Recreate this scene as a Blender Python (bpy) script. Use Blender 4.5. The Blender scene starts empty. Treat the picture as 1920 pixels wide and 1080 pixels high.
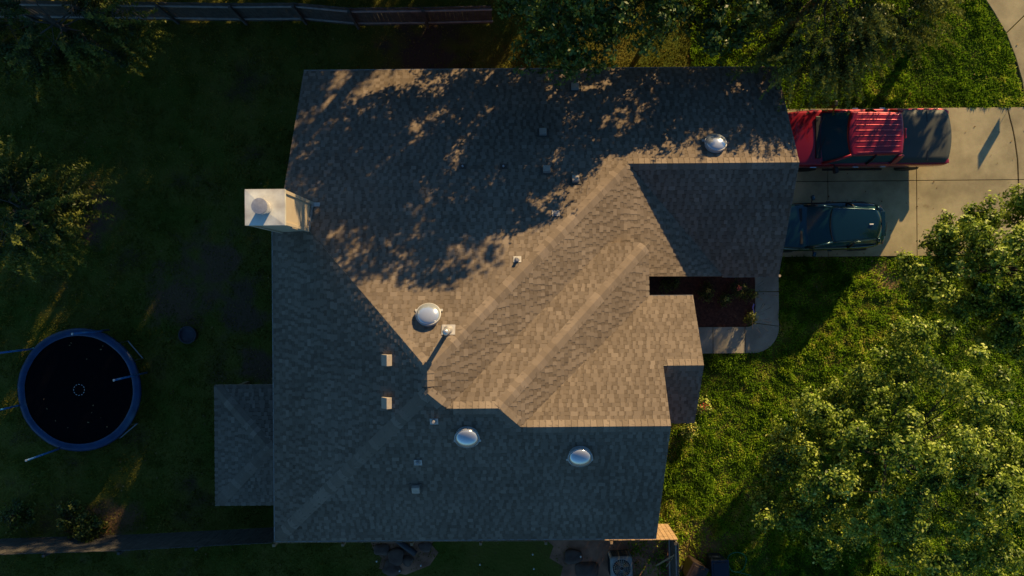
import bpy, bmesh, math, random
import numpy as np
from mathutils import Vector, Matrix
from mathutils.geometry import tessellate_polygon
R = math.radians
random.seed(7)
col = bpy.context.scene.collection
scene = bpy.context.scene

# ------------------------------------------------------------------ camera model
F, H, ROLL = 1493.0, 28.7, R(0.45)          # px focal length (1920 wide), height, roll
def W(px, py, z=0.0):
    """world point at height z seen at photograph pixel (used to take measurements off the photo)"""
    dx, dy = px-960.0, 540.0-py
    s = (H-z)/F
    return ((dx*math.cos(ROLL)+dy*math.sin(ROLL))*s, (-dx*math.sin(ROLL)+dy*math.cos(ROLL))*s, z)

SUN_AZ, SUN_EL = R(30.5), R(16.4)

# ------------------------------------------------------------------ materials
MATS = {}
def new_mat(name):
    m = bpy.data.materials.new(name); m.use_nodes = True
    nt = m.node_tree; b = nt.nodes['Principled BSDF']
    MATS[name] = m
    return m, nt, b
def simple(name, c, rough=.6, metal=0.0, coat=0.0, bump=0.0, bscale=20.0, var=0.0, vscale=3.0, spec=.5):
    m, nt, b = new_mat(name)
    b.inputs['Roughness'].default_value = rough
    b.inputs['Metallic'].default_value = metal
    b.inputs['Coat Weight'].default_value = coat
    b.inputs['Specular IOR Level'].default_value = spec
    b.inputs['Base Color'].default_value = (*c, 1)
    tc = nt.nodes.new('ShaderNodeTexCoord')
    if var:
        n = nt.nodes.new('ShaderNodeTexNoise'); n.inputs['Scale'].default_value = vscale
        n.inputs['Detail'].default_value = 6
        nt.links.new(tc.outputs['Object'], n.inputs['Vector'])
        r = nt.nodes.new('ShaderNodeValToRGB')
        r.color_ramp.elements[0].position = .3; r.color_ramp.elements[1].position = .7
        r.color_ramp.elements[0].color = (*[x*(1-var) for x in c], 1)
        r.color_ramp.elements[1].color = (*[min(1, x*(1+var)) for x in c], 1)
        nt.links.new(n.outputs['Fac'], r.inputs['Fac']); nt.links.new(r.outputs['Color'], b.inputs['Base Color'])
    if bump:
        n2 = nt.nodes.new('ShaderNodeTexNoise'); n2.inputs['Scale'].default_value = bscale
        n2.inputs['Detail'].default_value = 4
        nt.links.new(tc.outputs['Object'], n2.inputs['Vector'])
        bp = nt.nodes.new('ShaderNodeBump'); bp.inputs['Strength'].default_value = bump
        bp.inputs['Distance'].default_value = .02
        nt.links.new(n2.outputs['Fac'], bp.inputs['Height']); nt.links.new(bp.outputs['Normal'], b.inputs['Normal'])
    return m
def tinted(name, stops, rough=.8, noise=0.0, nscale=2.0, translucent=0.0, spec=.3, bump=0.0, tcol=None):
    """colour from the per-face 'tint' attribute through a ramp"""
    m, nt, b = new_mat(name)
    at = nt.nodes.new('ShaderNodeAttribute'); at.attribute_name = 'tint'
    fac = at.outputs['Fac']
    tc = nt.nodes.new('ShaderNodeTexCoord')
    if noise:
        n = nt.nodes.new('ShaderNodeTexNoise'); n.inputs['Scale'].default_value = nscale; n.inputs['Detail'].default_value = 5
        nt.links.new(tc.outputs['Object'], n.inputs['Vector'])
        mr = nt.nodes.new('ShaderNodeMath'); mr.operation = 'MULTIPLY_ADD'
        mr.inputs[1].default_value = noise*2; mr.inputs[2].default_value = -noise
        nt.links.new(n.outputs['Fac'], mr.inputs[0])
        ad = nt.nodes.new('ShaderNodeMath'); ad.operation = 'ADD'
        nt.links.new(mr.outputs[0], ad.inputs[0]); nt.links.new(fac, ad.inputs[1]); fac = ad.outputs[0]
    r = nt.nodes.new('ShaderNodeValToRGB')
    els = r.color_ramp.elements
    while len(els) < len(stops): els.new(.5)
    for e, (p, c) in zip(els, stops): e.position = p; e.color = (*c, 1)
    nt.links.new(fac, r.inputs['Fac']); nt.links.new(r.outputs['Color'], b.inputs['Base Color'])
    b.inputs['Roughness'].default_value = rough; b.inputs['Specular IOR Level'].default_value = spec
    if bump:
        n2 = nt.nodes.new('ShaderNodeTexNoise'); n2.inputs['Scale'].default_value = 60; n2.inputs['Detail'].default_value = 3
        nt.links.new(tc.outputs['Object'], n2.inputs['Vector'])
        bp = nt.nodes.new('ShaderNodeBump'); bp.inputs['Strength'].default_value = bump; bp.inputs['Distance'].default_value = .01
        nt.links.new(n2.outputs['Fac'], bp.inputs['Height']); nt.links.new(bp.outputs['Normal'], b.inputs['Normal'])
    if translucent:
        t = nt.nodes.new('ShaderNodeBsdfTranslucent'); mx = nt.nodes.new('ShaderNodeMixShader')
        nt.links.new(r.outputs['Color'], t.inputs['Color'])
        mx.inputs[0].default_value = translucent
        out = nt.nodes['Material Output']
        nt.links.new(b.outputs[0], mx.inputs[1]); nt.links.new(t.outputs[0], mx.inputs[2]); nt.links.new(mx.outputs[0], out.inputs[0])
    return m

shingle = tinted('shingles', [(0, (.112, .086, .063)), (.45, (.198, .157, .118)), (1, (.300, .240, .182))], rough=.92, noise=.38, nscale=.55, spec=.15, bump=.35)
capmat = tinted('ridge_shingles', [(0, (.195, .153, .113)), (1, (.315, .25, .19))], rough=.92, noise=.2, nscale=2, spec=.15, bump=.3)
fascia = simple('painted_trim', (.44, .36, .26), .6, var=.12)
siding = simple('painted_siding', (.58, .48, .34), .55, var=.05, vscale=4)
brick = None
def brick_mat():
    m, nt, b = new_mat('brick')
    tc = nt.nodes.new('ShaderNodeTexCoord'); br = nt.nodes.new('ShaderNodeTexBrick')
    sep = nt.nodes.new('ShaderNodeSeparateXYZ'); cmb = nt.nodes.new('ShaderNodeCombineXYZ')
    ad = nt.nodes.new('ShaderNodeMath'); ad.operation = 'ADD'
    nt.links.new(tc.outputs['Object'], sep.inputs[0]); nt.links.new(sep.outputs[0], ad.inputs[0]); nt.links.new(sep.outputs[1], ad.inputs[1])
    nt.links.new(ad.outputs[0], cmb.inputs[0]); nt.links.new(sep.outputs[2], cmb.inputs[1]); nt.links.new(cmb.outputs[0], br.inputs['Vector'])
    br.inputs['Scale'].default_value = 4.6; br.inputs['Color1'].default_value = (.23, .075, .045, 1); br.inputs['Color2'].default_value = (.15, .05, .035, 1)
    br.inputs['Mortar'].default_value = (.3, .27, .24, 1); br.inputs['Mortar Size'].default_value = .012; br.inputs['Row Height'].default_value = .32; br.inputs['Brick Width'].default_value = .95
    nt.links.new(br.outputs[0], b.inputs['Base Color']); b.inputs['Roughness'].default_value = .85
    return m
brick = brick_mat()
soffit = simple('soffit_paint', (.4, .36, .3), .7, var=.05)
chase_metal = simple('galvanised_sheet', (.78, .74, .66), .45, metal=.1, var=.35, vscale=2.2, bump=.25, bscale=6)
drip_m = simple('drip_edge_metal', (.34, .31, .27), .45, metal=.2, var=.15, vscale=3)
flue_metal = simple('flue_metal', (.75, .72, .68), .28, metal=.6, var=.15, vscale=9)
vent_paint = simple('vent_paint', (.46, .40, .33), .5, metal=.1, var=.1, vscale=14)
def dome_mat():
    m, nt, b = new_mat('acrylic_dome')
    b.inputs['Base Color'].default_value = (.62, .66, .70, 1); b.inputs['Roughness'].default_value = .16
    b.inputs['Metallic'].default_value = .55; b.inputs['Coat Weight'].default_value = 1; b.inputs['Coat Roughness'].default_value = .04
    return m
dome_m = dome_mat()
rim_m = simple('white_rim', (.50, .50, .49), .35, var=.05)
lead = simple('lead_flashing', (.46, .44, .42), .5, metal=.3, var=.15, vscale=15)

def concrete_mat(name, c):
    m, nt, b = new_mat(name)
    tc = nt.nodes.new('ShaderNodeTexCoord')
    n1 = nt.nodes.new('ShaderNodeTexNoise'); n1.inputs['Scale'].default_value = .7; n1.inputs['Detail'].default_value = 8; n1.inputs['Roughness'].default_value = .65
    n2 = nt.nodes.new('ShaderNodeTexNoise'); n2.inputs['Scale'].default_value = 35; n2.inputs['Detail'].default_value = 4
    for n in (n1, n2): nt.links.new(tc.outputs['Object'], n.inputs['Vector'])
    r = nt.nodes.new('ShaderNodeValToRGB'); r.color_ramp.elements[0].position = .36; r.color_ramp.elements[1].position = .62
    r.color_ramp.elements[0].color = (*[x*.66 for x in c], 1); r.color_ramp.elements[1].color = (*[x*1.08 for x in c], 1)
    nt.links.new(n1.outputs['Fac'], r.inputs['Fac'])
    mx = nt.nodes.new('ShaderNodeMixRGB'); mx.blend_type = 'MULTIPLY'; mx.inputs[0].default_value = .35
    nt.links.new(r.outputs[0], mx.inputs[1]); nt.links.new(n2.outputs['Color'], mx.inputs[2])
    n3 = nt.nodes.new('ShaderNodeTexNoise'); n3.inputs['Scale'].default_value = 1.7; n3.inputs['Detail'].default_value = 3
    nt.links.new(tc.outputs['Object'], n3.inputs['Vector'])
    r3 = nt.nodes.new('ShaderNodeValToRGB'); r3.color_ramp.elements[0].position = .66; r3.color_ramp.elements[1].position = .78
    r3.color_ramp.elements[0].color = (1, 1, 1, 1); r3.color_ramp.elements[1].color = (.60, .56, .50, 1)
    nt.links.new(n3.outputs['Fac'], r3.inputs['Fac'])
    m2 = nt.nodes.new('ShaderNodeMixRGB'); m2.blend_type = 'MULTIPLY'; m2.inputs[0].default_value = 1
    nt.links.new(mx.outputs[0], m2.inputs[1]); nt.links.new(r3.outputs[0], m2.inputs[2])
    nt.links.new(m2.outputs[0], b.inputs['Base Color']); b.inputs['Roughness'].default_value = .85; b.inputs['Specular IOR Level'].default_value = .25
    bp = nt.nodes.new('ShaderNodeBump'); bp.inputs['Strength'].default_value = .15; bp.inputs['Distance'].default_value = .01
    nt.links.new(n2.outputs['Fac'], bp.inputs['Height']); nt.links.new(bp.outputs['Normal'], b.inputs['Normal'])
    return m
concrete = concrete_mat('driveway_concrete', (.62, .53, .31))
joint_m = simple('joint_dirt', (.035, .028, .02), .95)
mulch = simple('mulch', (.11, .042, .026), .95, bump=1.0, bscale=25, var=.5, vscale=14)
dirt = simple('bare_dirt', (.40, .19, .11), .95, bump=.8, bscale=9, var=.55, vscale=1.4)
stone_m = simple('stone', (.12, .075, .055), .85, bump=.6, bscale=8, var=.3, vscale=4)
wood_old_shade = simple('weathered_shaded_wood', (.085, .078, .068), .85, bump=.4, bscale=18, var=.35, vscale=5)  # weathered tone, darkened further to carry the bottom fence's shade
wood_new = simple('cedar_wood', (.36, .21, .10), .8, bump=.3, bscale=18, var=.3, vscale=5)
wood_tan = simple('tan_fence_wood', (.42, .28, .16), .8, bump=.3, bscale=18, var=.28, vscale=7)
rail_m = simple('fence_rail_wood', (.38, .35, .32), .75, var=.25, vscale=5)
bark = simple('bark', (.04, .030, .023), .9, bump=.8, bscale=10, var=.4, vscale=6)
bark_pale = simple('pale_bark', (.11, .095, .075), .85, bump=.5, bscale=10, var=.3, vscale=6)
# vehicles
def paint(name, c, metal=.5, rough=.28):
    m, nt, b = new_mat(name)
    b.inputs['Base Color'].default_value = (*c, 1); b.inputs['Metallic'].default_value = metal; b.inputs['Roughness'].default_value = rough
    b.inputs['Coat Weight'].default_value = 1; b.inputs['Coat Roughness'].default_value = .03
    tc = nt.nodes.new('ShaderNodeTexCoord'); n = nt.nodes.new('ShaderNodeTexNoise'); n.inputs['Scale'].default_value = 2.5; n.inputs['Detail'].default_value = 5
    nt.links.new(tc.outputs['Object'], n.inputs['Vector'])
    mr = nt.nodes.new('ShaderNodeMapRange'); mr.inputs['To Min'].default_value = rough*.7; mr.inputs['To Max'].default_value = rough*1.5
    nt.links.new(n.outputs['Fac'], mr.inputs['Value']); nt.links.new(mr.outputs[0], b.inputs['Roughness'])
    return m
red = paint('red_paint', (.32, .003, .022), .35, .34)
bluep = paint('dark_blue_paint', (.008, .042, .058), .5, .16)
carglass = simple('car_glass', (.018, .080, .105), .10, spec=.25)
blackp = simple('black_plastic', (.015, .015, .016), .5)
tonneau = simple('tonneau_vinyl', (.06, .068, .06), .6, var=.08, vscale=3)
chrome = simple('chrome', (.7, .7, .7), .12, metal=1)
rubber = simple('rubber', (.012, .012, .012), .8)
rim_alloy = simple('alloy', (.4, .4, .42), .3, metal=.9)
lamp_red = simple('tail_lamp', (.35, .01, .01), .15, coat=1)
lamp_dark = simple('smoked_lamp', (.06, .006, .006), .2, coat=1)
lamp_clear = simple('head_lamp', (.6, .6, .55), .12, coat=1)
pad_blue = simple('trampoline_pad_vinyl', (.005, .042, .125), .38, var=.25, vscale=3, bump=.3, bscale=6)
mat_black = simple('trampoline_mesh', (.002, .002, .004), .9, var=.3, vscale=8, spec=.08)
pole_blue = simple('blue_foam_sleeve', (.02, .16, .45), .45)
steel = simple('steel', (.5, .52, .55), .3, metal=.9)
pot_m = simple('black_pot', (.035, .035, .045), .5, var=.2)
ac_m = simple('condenser_paint', (.36, .36, .33), .5, var=.08, vscale=6)
dark_m = simple('dark_inside', (.008, .008, .008), .7)
copper = simple('fan_motor', (.42, .20, .08), .5, metal=.3)
bin_m = simple('navy_bin_plastic', (.008, .016, .035), .45)
bin_m2 = simple('brown_bin_plastic', (.035, .022, .016), .5)
hose_m = simple('green_hose', (.01, .16, .06), .4)
glass_win = simple('window_glass', (.02, .03, .035), .05)
white_p = simple('white_plastic', (.8, .8, .78), .4)
petal_pink = simple('pink_petal', (.75, .18, .14), .6)
petal_red = simple('red_petal', (.5, .05, .03), .6)
petal_yel = simple('yellow_petal', (.6, .5, .1), .6)
flag_purple = simple('purple_cloth', (.12, .08, .55), .7)

# foliage
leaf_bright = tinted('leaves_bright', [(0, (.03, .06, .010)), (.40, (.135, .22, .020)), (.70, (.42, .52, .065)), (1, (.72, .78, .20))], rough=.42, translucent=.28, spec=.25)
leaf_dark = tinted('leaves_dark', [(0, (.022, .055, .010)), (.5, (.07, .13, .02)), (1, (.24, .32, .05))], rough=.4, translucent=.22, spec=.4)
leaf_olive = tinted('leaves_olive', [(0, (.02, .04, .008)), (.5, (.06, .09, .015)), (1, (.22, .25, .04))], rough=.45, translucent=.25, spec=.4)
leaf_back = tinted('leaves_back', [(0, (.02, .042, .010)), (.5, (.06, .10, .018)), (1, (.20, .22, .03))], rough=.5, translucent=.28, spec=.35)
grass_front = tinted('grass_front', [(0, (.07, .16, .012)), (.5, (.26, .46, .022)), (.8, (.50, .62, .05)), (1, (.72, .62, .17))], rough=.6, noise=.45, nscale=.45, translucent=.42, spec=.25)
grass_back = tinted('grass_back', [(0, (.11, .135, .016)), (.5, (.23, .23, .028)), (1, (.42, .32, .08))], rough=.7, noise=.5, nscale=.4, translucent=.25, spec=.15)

def lawn_mat():
    m, nt, b = new_mat('lawn_soil')
    tc = nt.nodes.new('ShaderNodeTexCoord')
    n = nt.nodes.new('ShaderNodeTexNoise'); n.inputs['Scale'].default_value = .45; n.inputs['Detail'].default_value = 9; n.inputs['Roughness'].default_value = .6
    nt.links.new(tc.outputs['Object'], n.inputs['Vector'])
    r = nt.nodes.new('ShaderNodeValToRGB'); e = r.color_ramp.elements
    e[0].position = .38; e[0].color = (.085, .110, .015, 1); e[1].position = .56; e[1].color = (.14, .13, .025, 1)
    x = e.new(.68); x.color = (.085, .058, .030, 1)
    nt.links.new(n.outputs['Fac'], r.inputs['Fac'])
    cur = r.outputs[0]
    wob = nt.nodes.new('ShaderNodeTexNoise'); wob.inputs['Scale'].default_value = 1.3; wob.inputs['Detail'].default_value = 6
    nt.links.new(tc.outputs['Object'], wob.inputs['Vector'])
    for (px, py, rad, c) in PATCHES:
        x0, y0, _ = W(px, py)
        d = nt.nodes.new('ShaderNodeVectorMath'); d.operation = 'DISTANCE'; d.inputs[1].default_value = (x0, y0, 0)
        nt.links.new(tc.outputs['Object'], d.inputs[0])
        a = nt.nodes.new('ShaderNodeMath'); a.operation = 'MULTIPLY_ADD'; a.inputs[1].default_value = 2.6*rad; a.inputs[2].default_value = -1.3*rad
        nt.links.new(wob.outputs['Fac'], a.inputs[0])
        s = nt.nodes.new('ShaderNodeMath'); s.operation = 'ADD'; nt.links.new(d.outputs['Value'], s.inputs[0]); nt.links.new(a.outputs[0], s.inputs[1])
        mr = nt.nodes.new('ShaderNodeMapRange'); mr.inputs['From Min'].default_value = rad; mr.inputs['From Max'].default_value = rad*.4
        nt.links.new(s.outputs[0], mr.inputs['Value'])
        mx = nt.nodes.new('ShaderNodeMixRGB'); nt.links.new(mr.outputs[0], mx.inputs[0]); nt.links.new(cur, mx.inputs[1]); mx.inputs[2].default_value = (*c, 1)
        cur = mx.outputs[0]
    nt.links.new(cur, b.inputs['Base Color']); b.inputs['Roughness'].default_value = .95; b.inputs['Specular IOR Level'].default_value = .1
    n2 = nt.nodes.new('ShaderNodeTexNoise'); n2.inputs['Scale'].default_value = 12; n2.inputs['Detail'].default_value = 6
    nt.links.new(tc.outputs['Object'], n2.inputs['Vector'])
    bp = nt.nodes.new('ShaderNodeBump'); bp.inputs['Strength'].default_value = .8; bp.inputs['Distance'].default_value = .05
    nt.links.new(n2.outputs['Fac'], bp.inputs['Height']); nt.links.new(bp.outputs['Normal'], b.inputs['Normal'])
    return m
PATCHES = [(330, 560, 1.4, (.14, .088, .048)), (400, 500, 1.5, (.14, .09, .05)), (450, 580, 1.1, (.12, .08, .048)), (487, 680, 1.0, (.13, .085, .05)),
           (1661, 522, .8, (.26, .18, .09)), (210, 985, 1.3, (.16, .10, .05)), (800, 100, 1.8, (.10, .065, .045)), (170, 400, 1.2, (.13, .07, .045)), (1310, 1030, 1.2, (.22, .15, .07))]
lawn_m = lawn_mat()

# ------------------------------------------------------------------ mesh helpers
def link(o, parent=None):
    col.objects.link(o)
    if parent is not None: o.parent = parent
    return o
def mobj(name, verts, faces, mat, parent=None, smooth=False, mi=None):
    me = bpy.data.meshes.new(name); me.from_pydata([tuple(v) for v in verts], [], faces)
    mats = mat if isinstance(mat, (list, tuple)) else [mat]
    for m in mats: me.materials.append(m)
    if mi: me.polygons.foreach_set('material_index', mi)
    if smooth: me.polygons.foreach_set('use_smooth', [True]*len(me.polygons))
    me.update()
    return link(bpy.data.objects.new(name, me), parent)
def np_mesh(name, V, k, mat, tint=None, parent=None, smooth=False):
    """V: (n*k,3) verts; every k of them is one face"""
    n = len(V)//k
    me = bpy.data.meshes.new(name)
    me.vertices.add(len(V)); me.vertices.foreach_set('co', V.astype(np.float32).ravel())
    me.loops.add(len(V)); me.loops.foreach_set('vertex_index', np.arange(len(V), dtype=np.int32))
    me.polygons.add(n); me.polygons.foreach_set('loop_start', np.arange(0, len(V), k, dtype=np.int32))
    if tint is not None:
        a = me.attributes.new('tint', 'FLOAT', 'FACE'); a.data.foreach_set('value', tint.astype(np.float32))
    me.materials.append(mat); me.update(calc_edges=True); me.validate()
    return link(bpy.data.objects.new(name, me), parent)
def empty(name, loc, rz=0.0):
    o = bpy.data.objects.new(name, None); o.location = loc; o.rotation_euler = (0, 0, rz); o.empty_display_size = .3
    return link(o)
def tag(o, label=None, cat=None, group=None, kind=None):
    if label: o['label'] = label
    if cat: o['category'] = cat
    if group: o['group'] = group
    if kind: o['kind'] = kind
    return o
class MB:
    def __init__(s): s.v = []; s.f = []; s.mi = []
    def add(s, vs, fs, mi=0):
        b = len(s.v); s.v += [tuple(v) for v in vs]; s.f += [tuple(i+b for i in f) for f in fs]; s.mi += [mi]*len(fs); return s
    def box(s, c, size, rz=0.0, mi=0, tilt=None, taper=1.0):
        hx, hy, hz = [a/2 for a in size]; pts = []
        for z in (-1, 1):
            t = taper if z > 0 else 1.0
            for x, y in ((-1, -1), (1, -1), (1, 1), (-1, 1)): pts.append(Vector((x*hx*t, y*hy*t, z*hz)))
        M = Matrix.Rotation(rz, 4, 'Z')
        if tilt is not None: M = tilt @ M
        pts = [Vector(c)+(M @ p) for p in pts]
        return s.add(pts, [(3, 2, 1, 0), (4, 5, 6, 7), (0, 1, 5, 4), (1, 2, 6, 5), (2, 3, 7, 6), (3, 0, 4, 7)], mi)
    def tube(s, pts, rads, n=8, mi=0, caps=True):
        pts = [Vector(p) for p in pts]; rings = []
        if not isinstance(rads, (list, tuple)): rads = [rads]*len(pts)
        up = Vector((0, 0, 1))
        for i, p in enumerate(pts):
            d = (pts[min(i+1, len(pts)-1)]-pts[max(i-1, 0)]).normalized()
            a = d.cross(up)
            if a.length < 1e-3: a = d.cross(Vector((1, 0, 0)))
            a.normalize(); b = d.cross(a)
            rings.append([p+(a*math.cos(2*math.pi*j/n)+b*math.sin(2*math.pi*j/n))*rads[i] for j in range(n)])
        vs = [v for r in rings for v in r]; fs = []
        for i in range(len(pts)-1):
            for j in range(n):
                k = (j+1) % n; fs.append((i*n+j, i*n+k, (i+1)*n+k, (i+1)*n+j))
        if caps: fs += [tuple(reversed(range(n))), tuple((len(pts)-1)*n+j for j in range(n))]
        return s.add(vs, fs, mi)
    def lathe(s, prof, c=(0, 0, 0), n=24, M=None, mi=0, cap=True):
        vs = []; c = Vector(c); M = M or Matrix.Identity(3)
        for r, z in prof:
            for j in range(n):
                a = 2*math.pi*j/n; vs.append(c+M @ Vector((r*math.cos(a), r*math.sin(a), z)))
        fs = []
        for i in range(len(prof)-1):
            for j in range(n):
                k = (j+1) % n; fs.append((i*n+j, i*n+k, (i+1)*n+k, (i+1)*n+j))
        if cap: fs += [tuple(reversed(range(n))), tuple((len(prof)-1)*n+j for j in range(n))]
        return s.add(vs, fs, mi)
    def prism(s, poly, z0, z1, mi=0):
        n = len(poly); vs = [(x, y, z0) for x, y in poly]+[(x, y, z1) for x, y in poly]
        fs = [tuple(reversed(range(n))), tuple(range(n, 2*n))]+[(i, (i+1) % n, n+(i+1) % n, n+i) for i in range(n)]
        return s.add(vs, fs, mi)
    def build(s, name, mat, parent=None, smooth=False, bevel=0.0, sub=0, autosmooth=None):
        o = mobj(name, s.v, s.f, mat, parent, smooth, s.mi)
        if bevel:
            b = o.modifiers.new('bevel', 'BEVEL'); b.width = bevel; b.segments = 2; b.limit_method = 'ANGLE'
        if sub:
            m = o.modifiers.new('sub', 'SUBSURF'); m.levels = sub; m.render_levels = sub
        return o

# ------------------------------------------------------------------ setting
def sheet(name, poly, z, mat, kind='structure', thick=0.0):
    mb = MB()
    if thick: mb.prism(poly, z-thick, z)
    else: mb.add([(x, y, z) for x, y in poly], [tuple(range(len(poly)))])
    o = mb.build(name, mat); o['kind'] = kind; return o
sheet('lawn', [(-120, -120), (120, -120), (120, 120), (-120, 120)], 0, lawn_m)

def g(px, py, z=0.0): p = W(px, py, z); return (p[0], p[1])
# driveway: slabs with open joints over a dark bed
DY0, DY1, DYM = 1.03, 6.37, 3.75
jx = [8.3, g(1551, 350)[0], g(1717, 350)[0]]
cur = [g(1887, 205), g(1899, 250), g(1906, 300), g(1908, 350), g(1909, 420), g(1909, 485)]
mb = MB(); gp = .012
def curx(y):
    for a, b in zip(cur[:-1], cur[1:]):
        if b[1] <= y <= a[1]: return a[0]+(b[0]-a[0])*(a[1]-y)/(a[1]-b[1])
    return cur[0][0] if y > cur[0][1] else cur[-1][0]
for (ya, yb) in ((DY0, DYM), (DYM, DY1)):
    for i in range(2):
        mb.prism([(jx[i]+gp, ya+gp), (jx[i+1]-gp, ya+gp), (jx[i+1]-gp, yb-gp), (jx[i]+gp, yb-gp)], -.05, .06)
    ys = np.linspace(ya+gp, yb-gp, 8)
    mb.prism([(jx[2]+gp, ya+gp)]+[(curx(y)-gp*2, y) for y in ys]+[(jx[2]+gp, yb-gp)], -.05, .06)
    mb.prism([(curx(y)+gp*2, y) for y in ys[::-1]]+[(24, ya+gp), (24, yb-gp)], -.05, .06)
o = mb.build('driveway', concrete, bevel=.006); o['kind'] = 'structure'
sheet('driveway_bed', [(8.3, DY0), (24, DY0), (24, DY1), (8.3, DY1)], .012, joint_m)
# curved public path at the top right corner
pts = [g(1838, -14), g(1862, 22), g(1885, 62), g(1902, 105), g(1915, 150), g(1922, 200)]
a = pts[:4]
mb = MB(); mb.prism([g(1838, -14), g(1862, 22), g(1885, 62), g(2010, -60), g(1950, -120)], -.05, .05)
mb.prism([(p[0]+.0, p[1]) for p in [g(1886, 64), g(1903, 107), g(1916, 152), g(1923, 198)]]+[g(2040, 198), g(2040, -70), g(2011, -58)], -.05, .05)
o = mb.build('path', concrete, bevel=.006); o['kind'] = 'structure'
# L-shaped front walk with a rounded corner
xi, xo = g(1415, 560)[0], g(1459, 560)[0]; yi, yo = g(1380, 613)[1], g(1380, 662)[1]
mb = MB()
def arc(cx, cy, r, a0, a1, n): return [(cx+r*math.cos(a0+(a1-a0)*i/n), cy+r*math.sin(a0+(a1-a0)*i/n)) for i in range(n+1)]
y547, y608 = g(1430, 547)[1], g(1430, 605)[1]
mb.prism([(xi, y547+gp), (xo, y547+gp), (xo, 1.0), (xi, 1.0)], -.05, .07)
mb.prism([(xi, y608), (xo, y608-.12), (xo, y547-gp), (xi, y547-gp)], -.05, .07)
xj = g(1396, 640)[0]; rI, rO = .28, .95
corner = [(xi, y608-gp*2), (xi, yi+rI)]+arc(xi-rI, yi+rI, rI, 0, -math.pi/2, 6)[1:]+[(xj+gp, yi)]+[(xj+gp, yo)]+arc(xo-rO, yo+rO, rO, -math.pi/2, 0, 14)+[(xo, y608-.12-gp*2)]
mb.prism(corner[::-1], -.05, .07)
xk = g(1336, 640)[0]
mb.prism([(xk+gp, yo), (xj-gp, yo), (xj-gp, yi), (xk+gp, yi)], -.05, .07)
mb.prism([(5.15, yo), (xk-gp, yo), (xk-gp, yi), (5.15, yi)], -.05, .07)
o = mb.build('walkway', concrete_mat('walk_concrete', (.52, .47, .36)), bevel=.005); o['kind'] = 'structure'
sheet('flower_bed', [(3.7, yi+.01), (xi-.3, yi+.01), (xi-.01, yi+.3), (xi-.01, .8), (3.7, .8)], .035, mulch, thick=.03)
sheet('side_yard_dirt', [g(1010, 1000), g(1038, 1024), g(1030, 1046), g(1056, 1062), g(1048, 1090), g(1060, 1120), g(1290, 1120), g(1268, 1060), g(1262, 985), g(1100, 980)], .004, dirt)
sheet('side_yard_dirt', [g(690, 1000), g(700, 1030), g(716, 1046), g(710, 1066), g(760, 1078), g(806, 1060), g(822, 1036), g(808, 1020), g(830, 1000)], .004, dirt)

# ------------------------------------------------------------------ HOUSE
house = empty('brick_house', (0, 0, 0))
tag(house, 'large house with a brown shingle hip and gable roof filling the centre', 'house')
pA = .575
YN, ZL, ZU = 7.12, 2.8, 5.15
def zA(y): return ZL+pA*(YN-y)
P1 = (-2.21, -2.07, 8.08); P = (-2.21, -2.71, 8.08)
XW, YS = -7.07, -7.43
pS = (8.08-ZU)/(P[1]-YS); pW = (8.08-ZU)/(P[0]-XW); pE = .58
def zS(y): return ZU+pS*(y-YS)
def zW(x): return ZU+pW*(x-XW)
def zE(x): return 8.08-pE*(x+2.21)
XR = -6.71
yh = YN-(zW(XR)-ZL)/pA
GX, GYR = 8.67, 3.71; GYS = .295
GR = (3.51, GYR, zA(GYR))
y2 = -3.15; z2 = zS(y2); y3 = -3.71; z3 = zS(y3)
Q1 = (-2.21+(8.08-z2)/pE, y2, z2)
XE = 4.05; pE2 = .6; YN2 = 1.31
Q2 = (XE-(z2-ZU)/pE2, y2, z2)
R1 = (XE-(z3-ZU)/pE2, y3, z3)
YN3 = -.27
XV = -2.21+(8.08-ZU)/pE
XS = 4.21; XG = 5.35; yg = -2.2; p3 = (z3-ZU)/(YN3-y3); zg = ZU+p3*(YN3-yg)
XVb = -2.21+(8.08-ZL)/pE
planes = [
 # name, polygon, downhill dir
 ('A', [(XR, YN, ZL), (GX, YN, ZL), (GX, GYR, zA(GYR)), GR, P1, (XR, yh, zW(XR))], (0, 1)),
 ('G', [(GX, GYR, zA(GYR)), (GX, GYS, ZL+.0), (XVb, GYS, ZL), GR], (0, -1)),
 ('W', [P1, P, (XW, YS, ZU), (XW, yh-.1, ZU), (XR, yh, zW(XR))], (-1, 0)),
 ('S', [P, Q1, Q2, R1, (XS, y3, z3), (XS, YS, ZU), (XW, YS, ZU)], (0, -1)),
 ('E', [P1, P, Q1, (XV, YN2, ZU), (XE-.1, YN2, zE(XE-.1)), (XE-.1, GYS+.03, zE(XE-.1)), (XVb, GYS+.03, zE(XVb)), GR], (1, 0)),
 ('N2', [Q1, Q2, (XE, YN2, ZU), (XV, YN2, ZU)], (0, 1)),
 ('E2', [Q2, R1, (XE, YN3, ZU), (XE, YN2, ZU)], (1, 0)),
 ('N3', [R1, (XS, y3, z3), (XS, yg, zg), (XG, yg, zg), (XG, YN3, ZU), (XE, YN3, ZU)], (0, 1)),
 ('g', [(XS-.25, yg, zg), (XG, yg, zg), (XG, -4.02, zg-p3*(1.82)), (XS-.25, -4.02, zg-p3*1.82)], (0, -1)),
]
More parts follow.
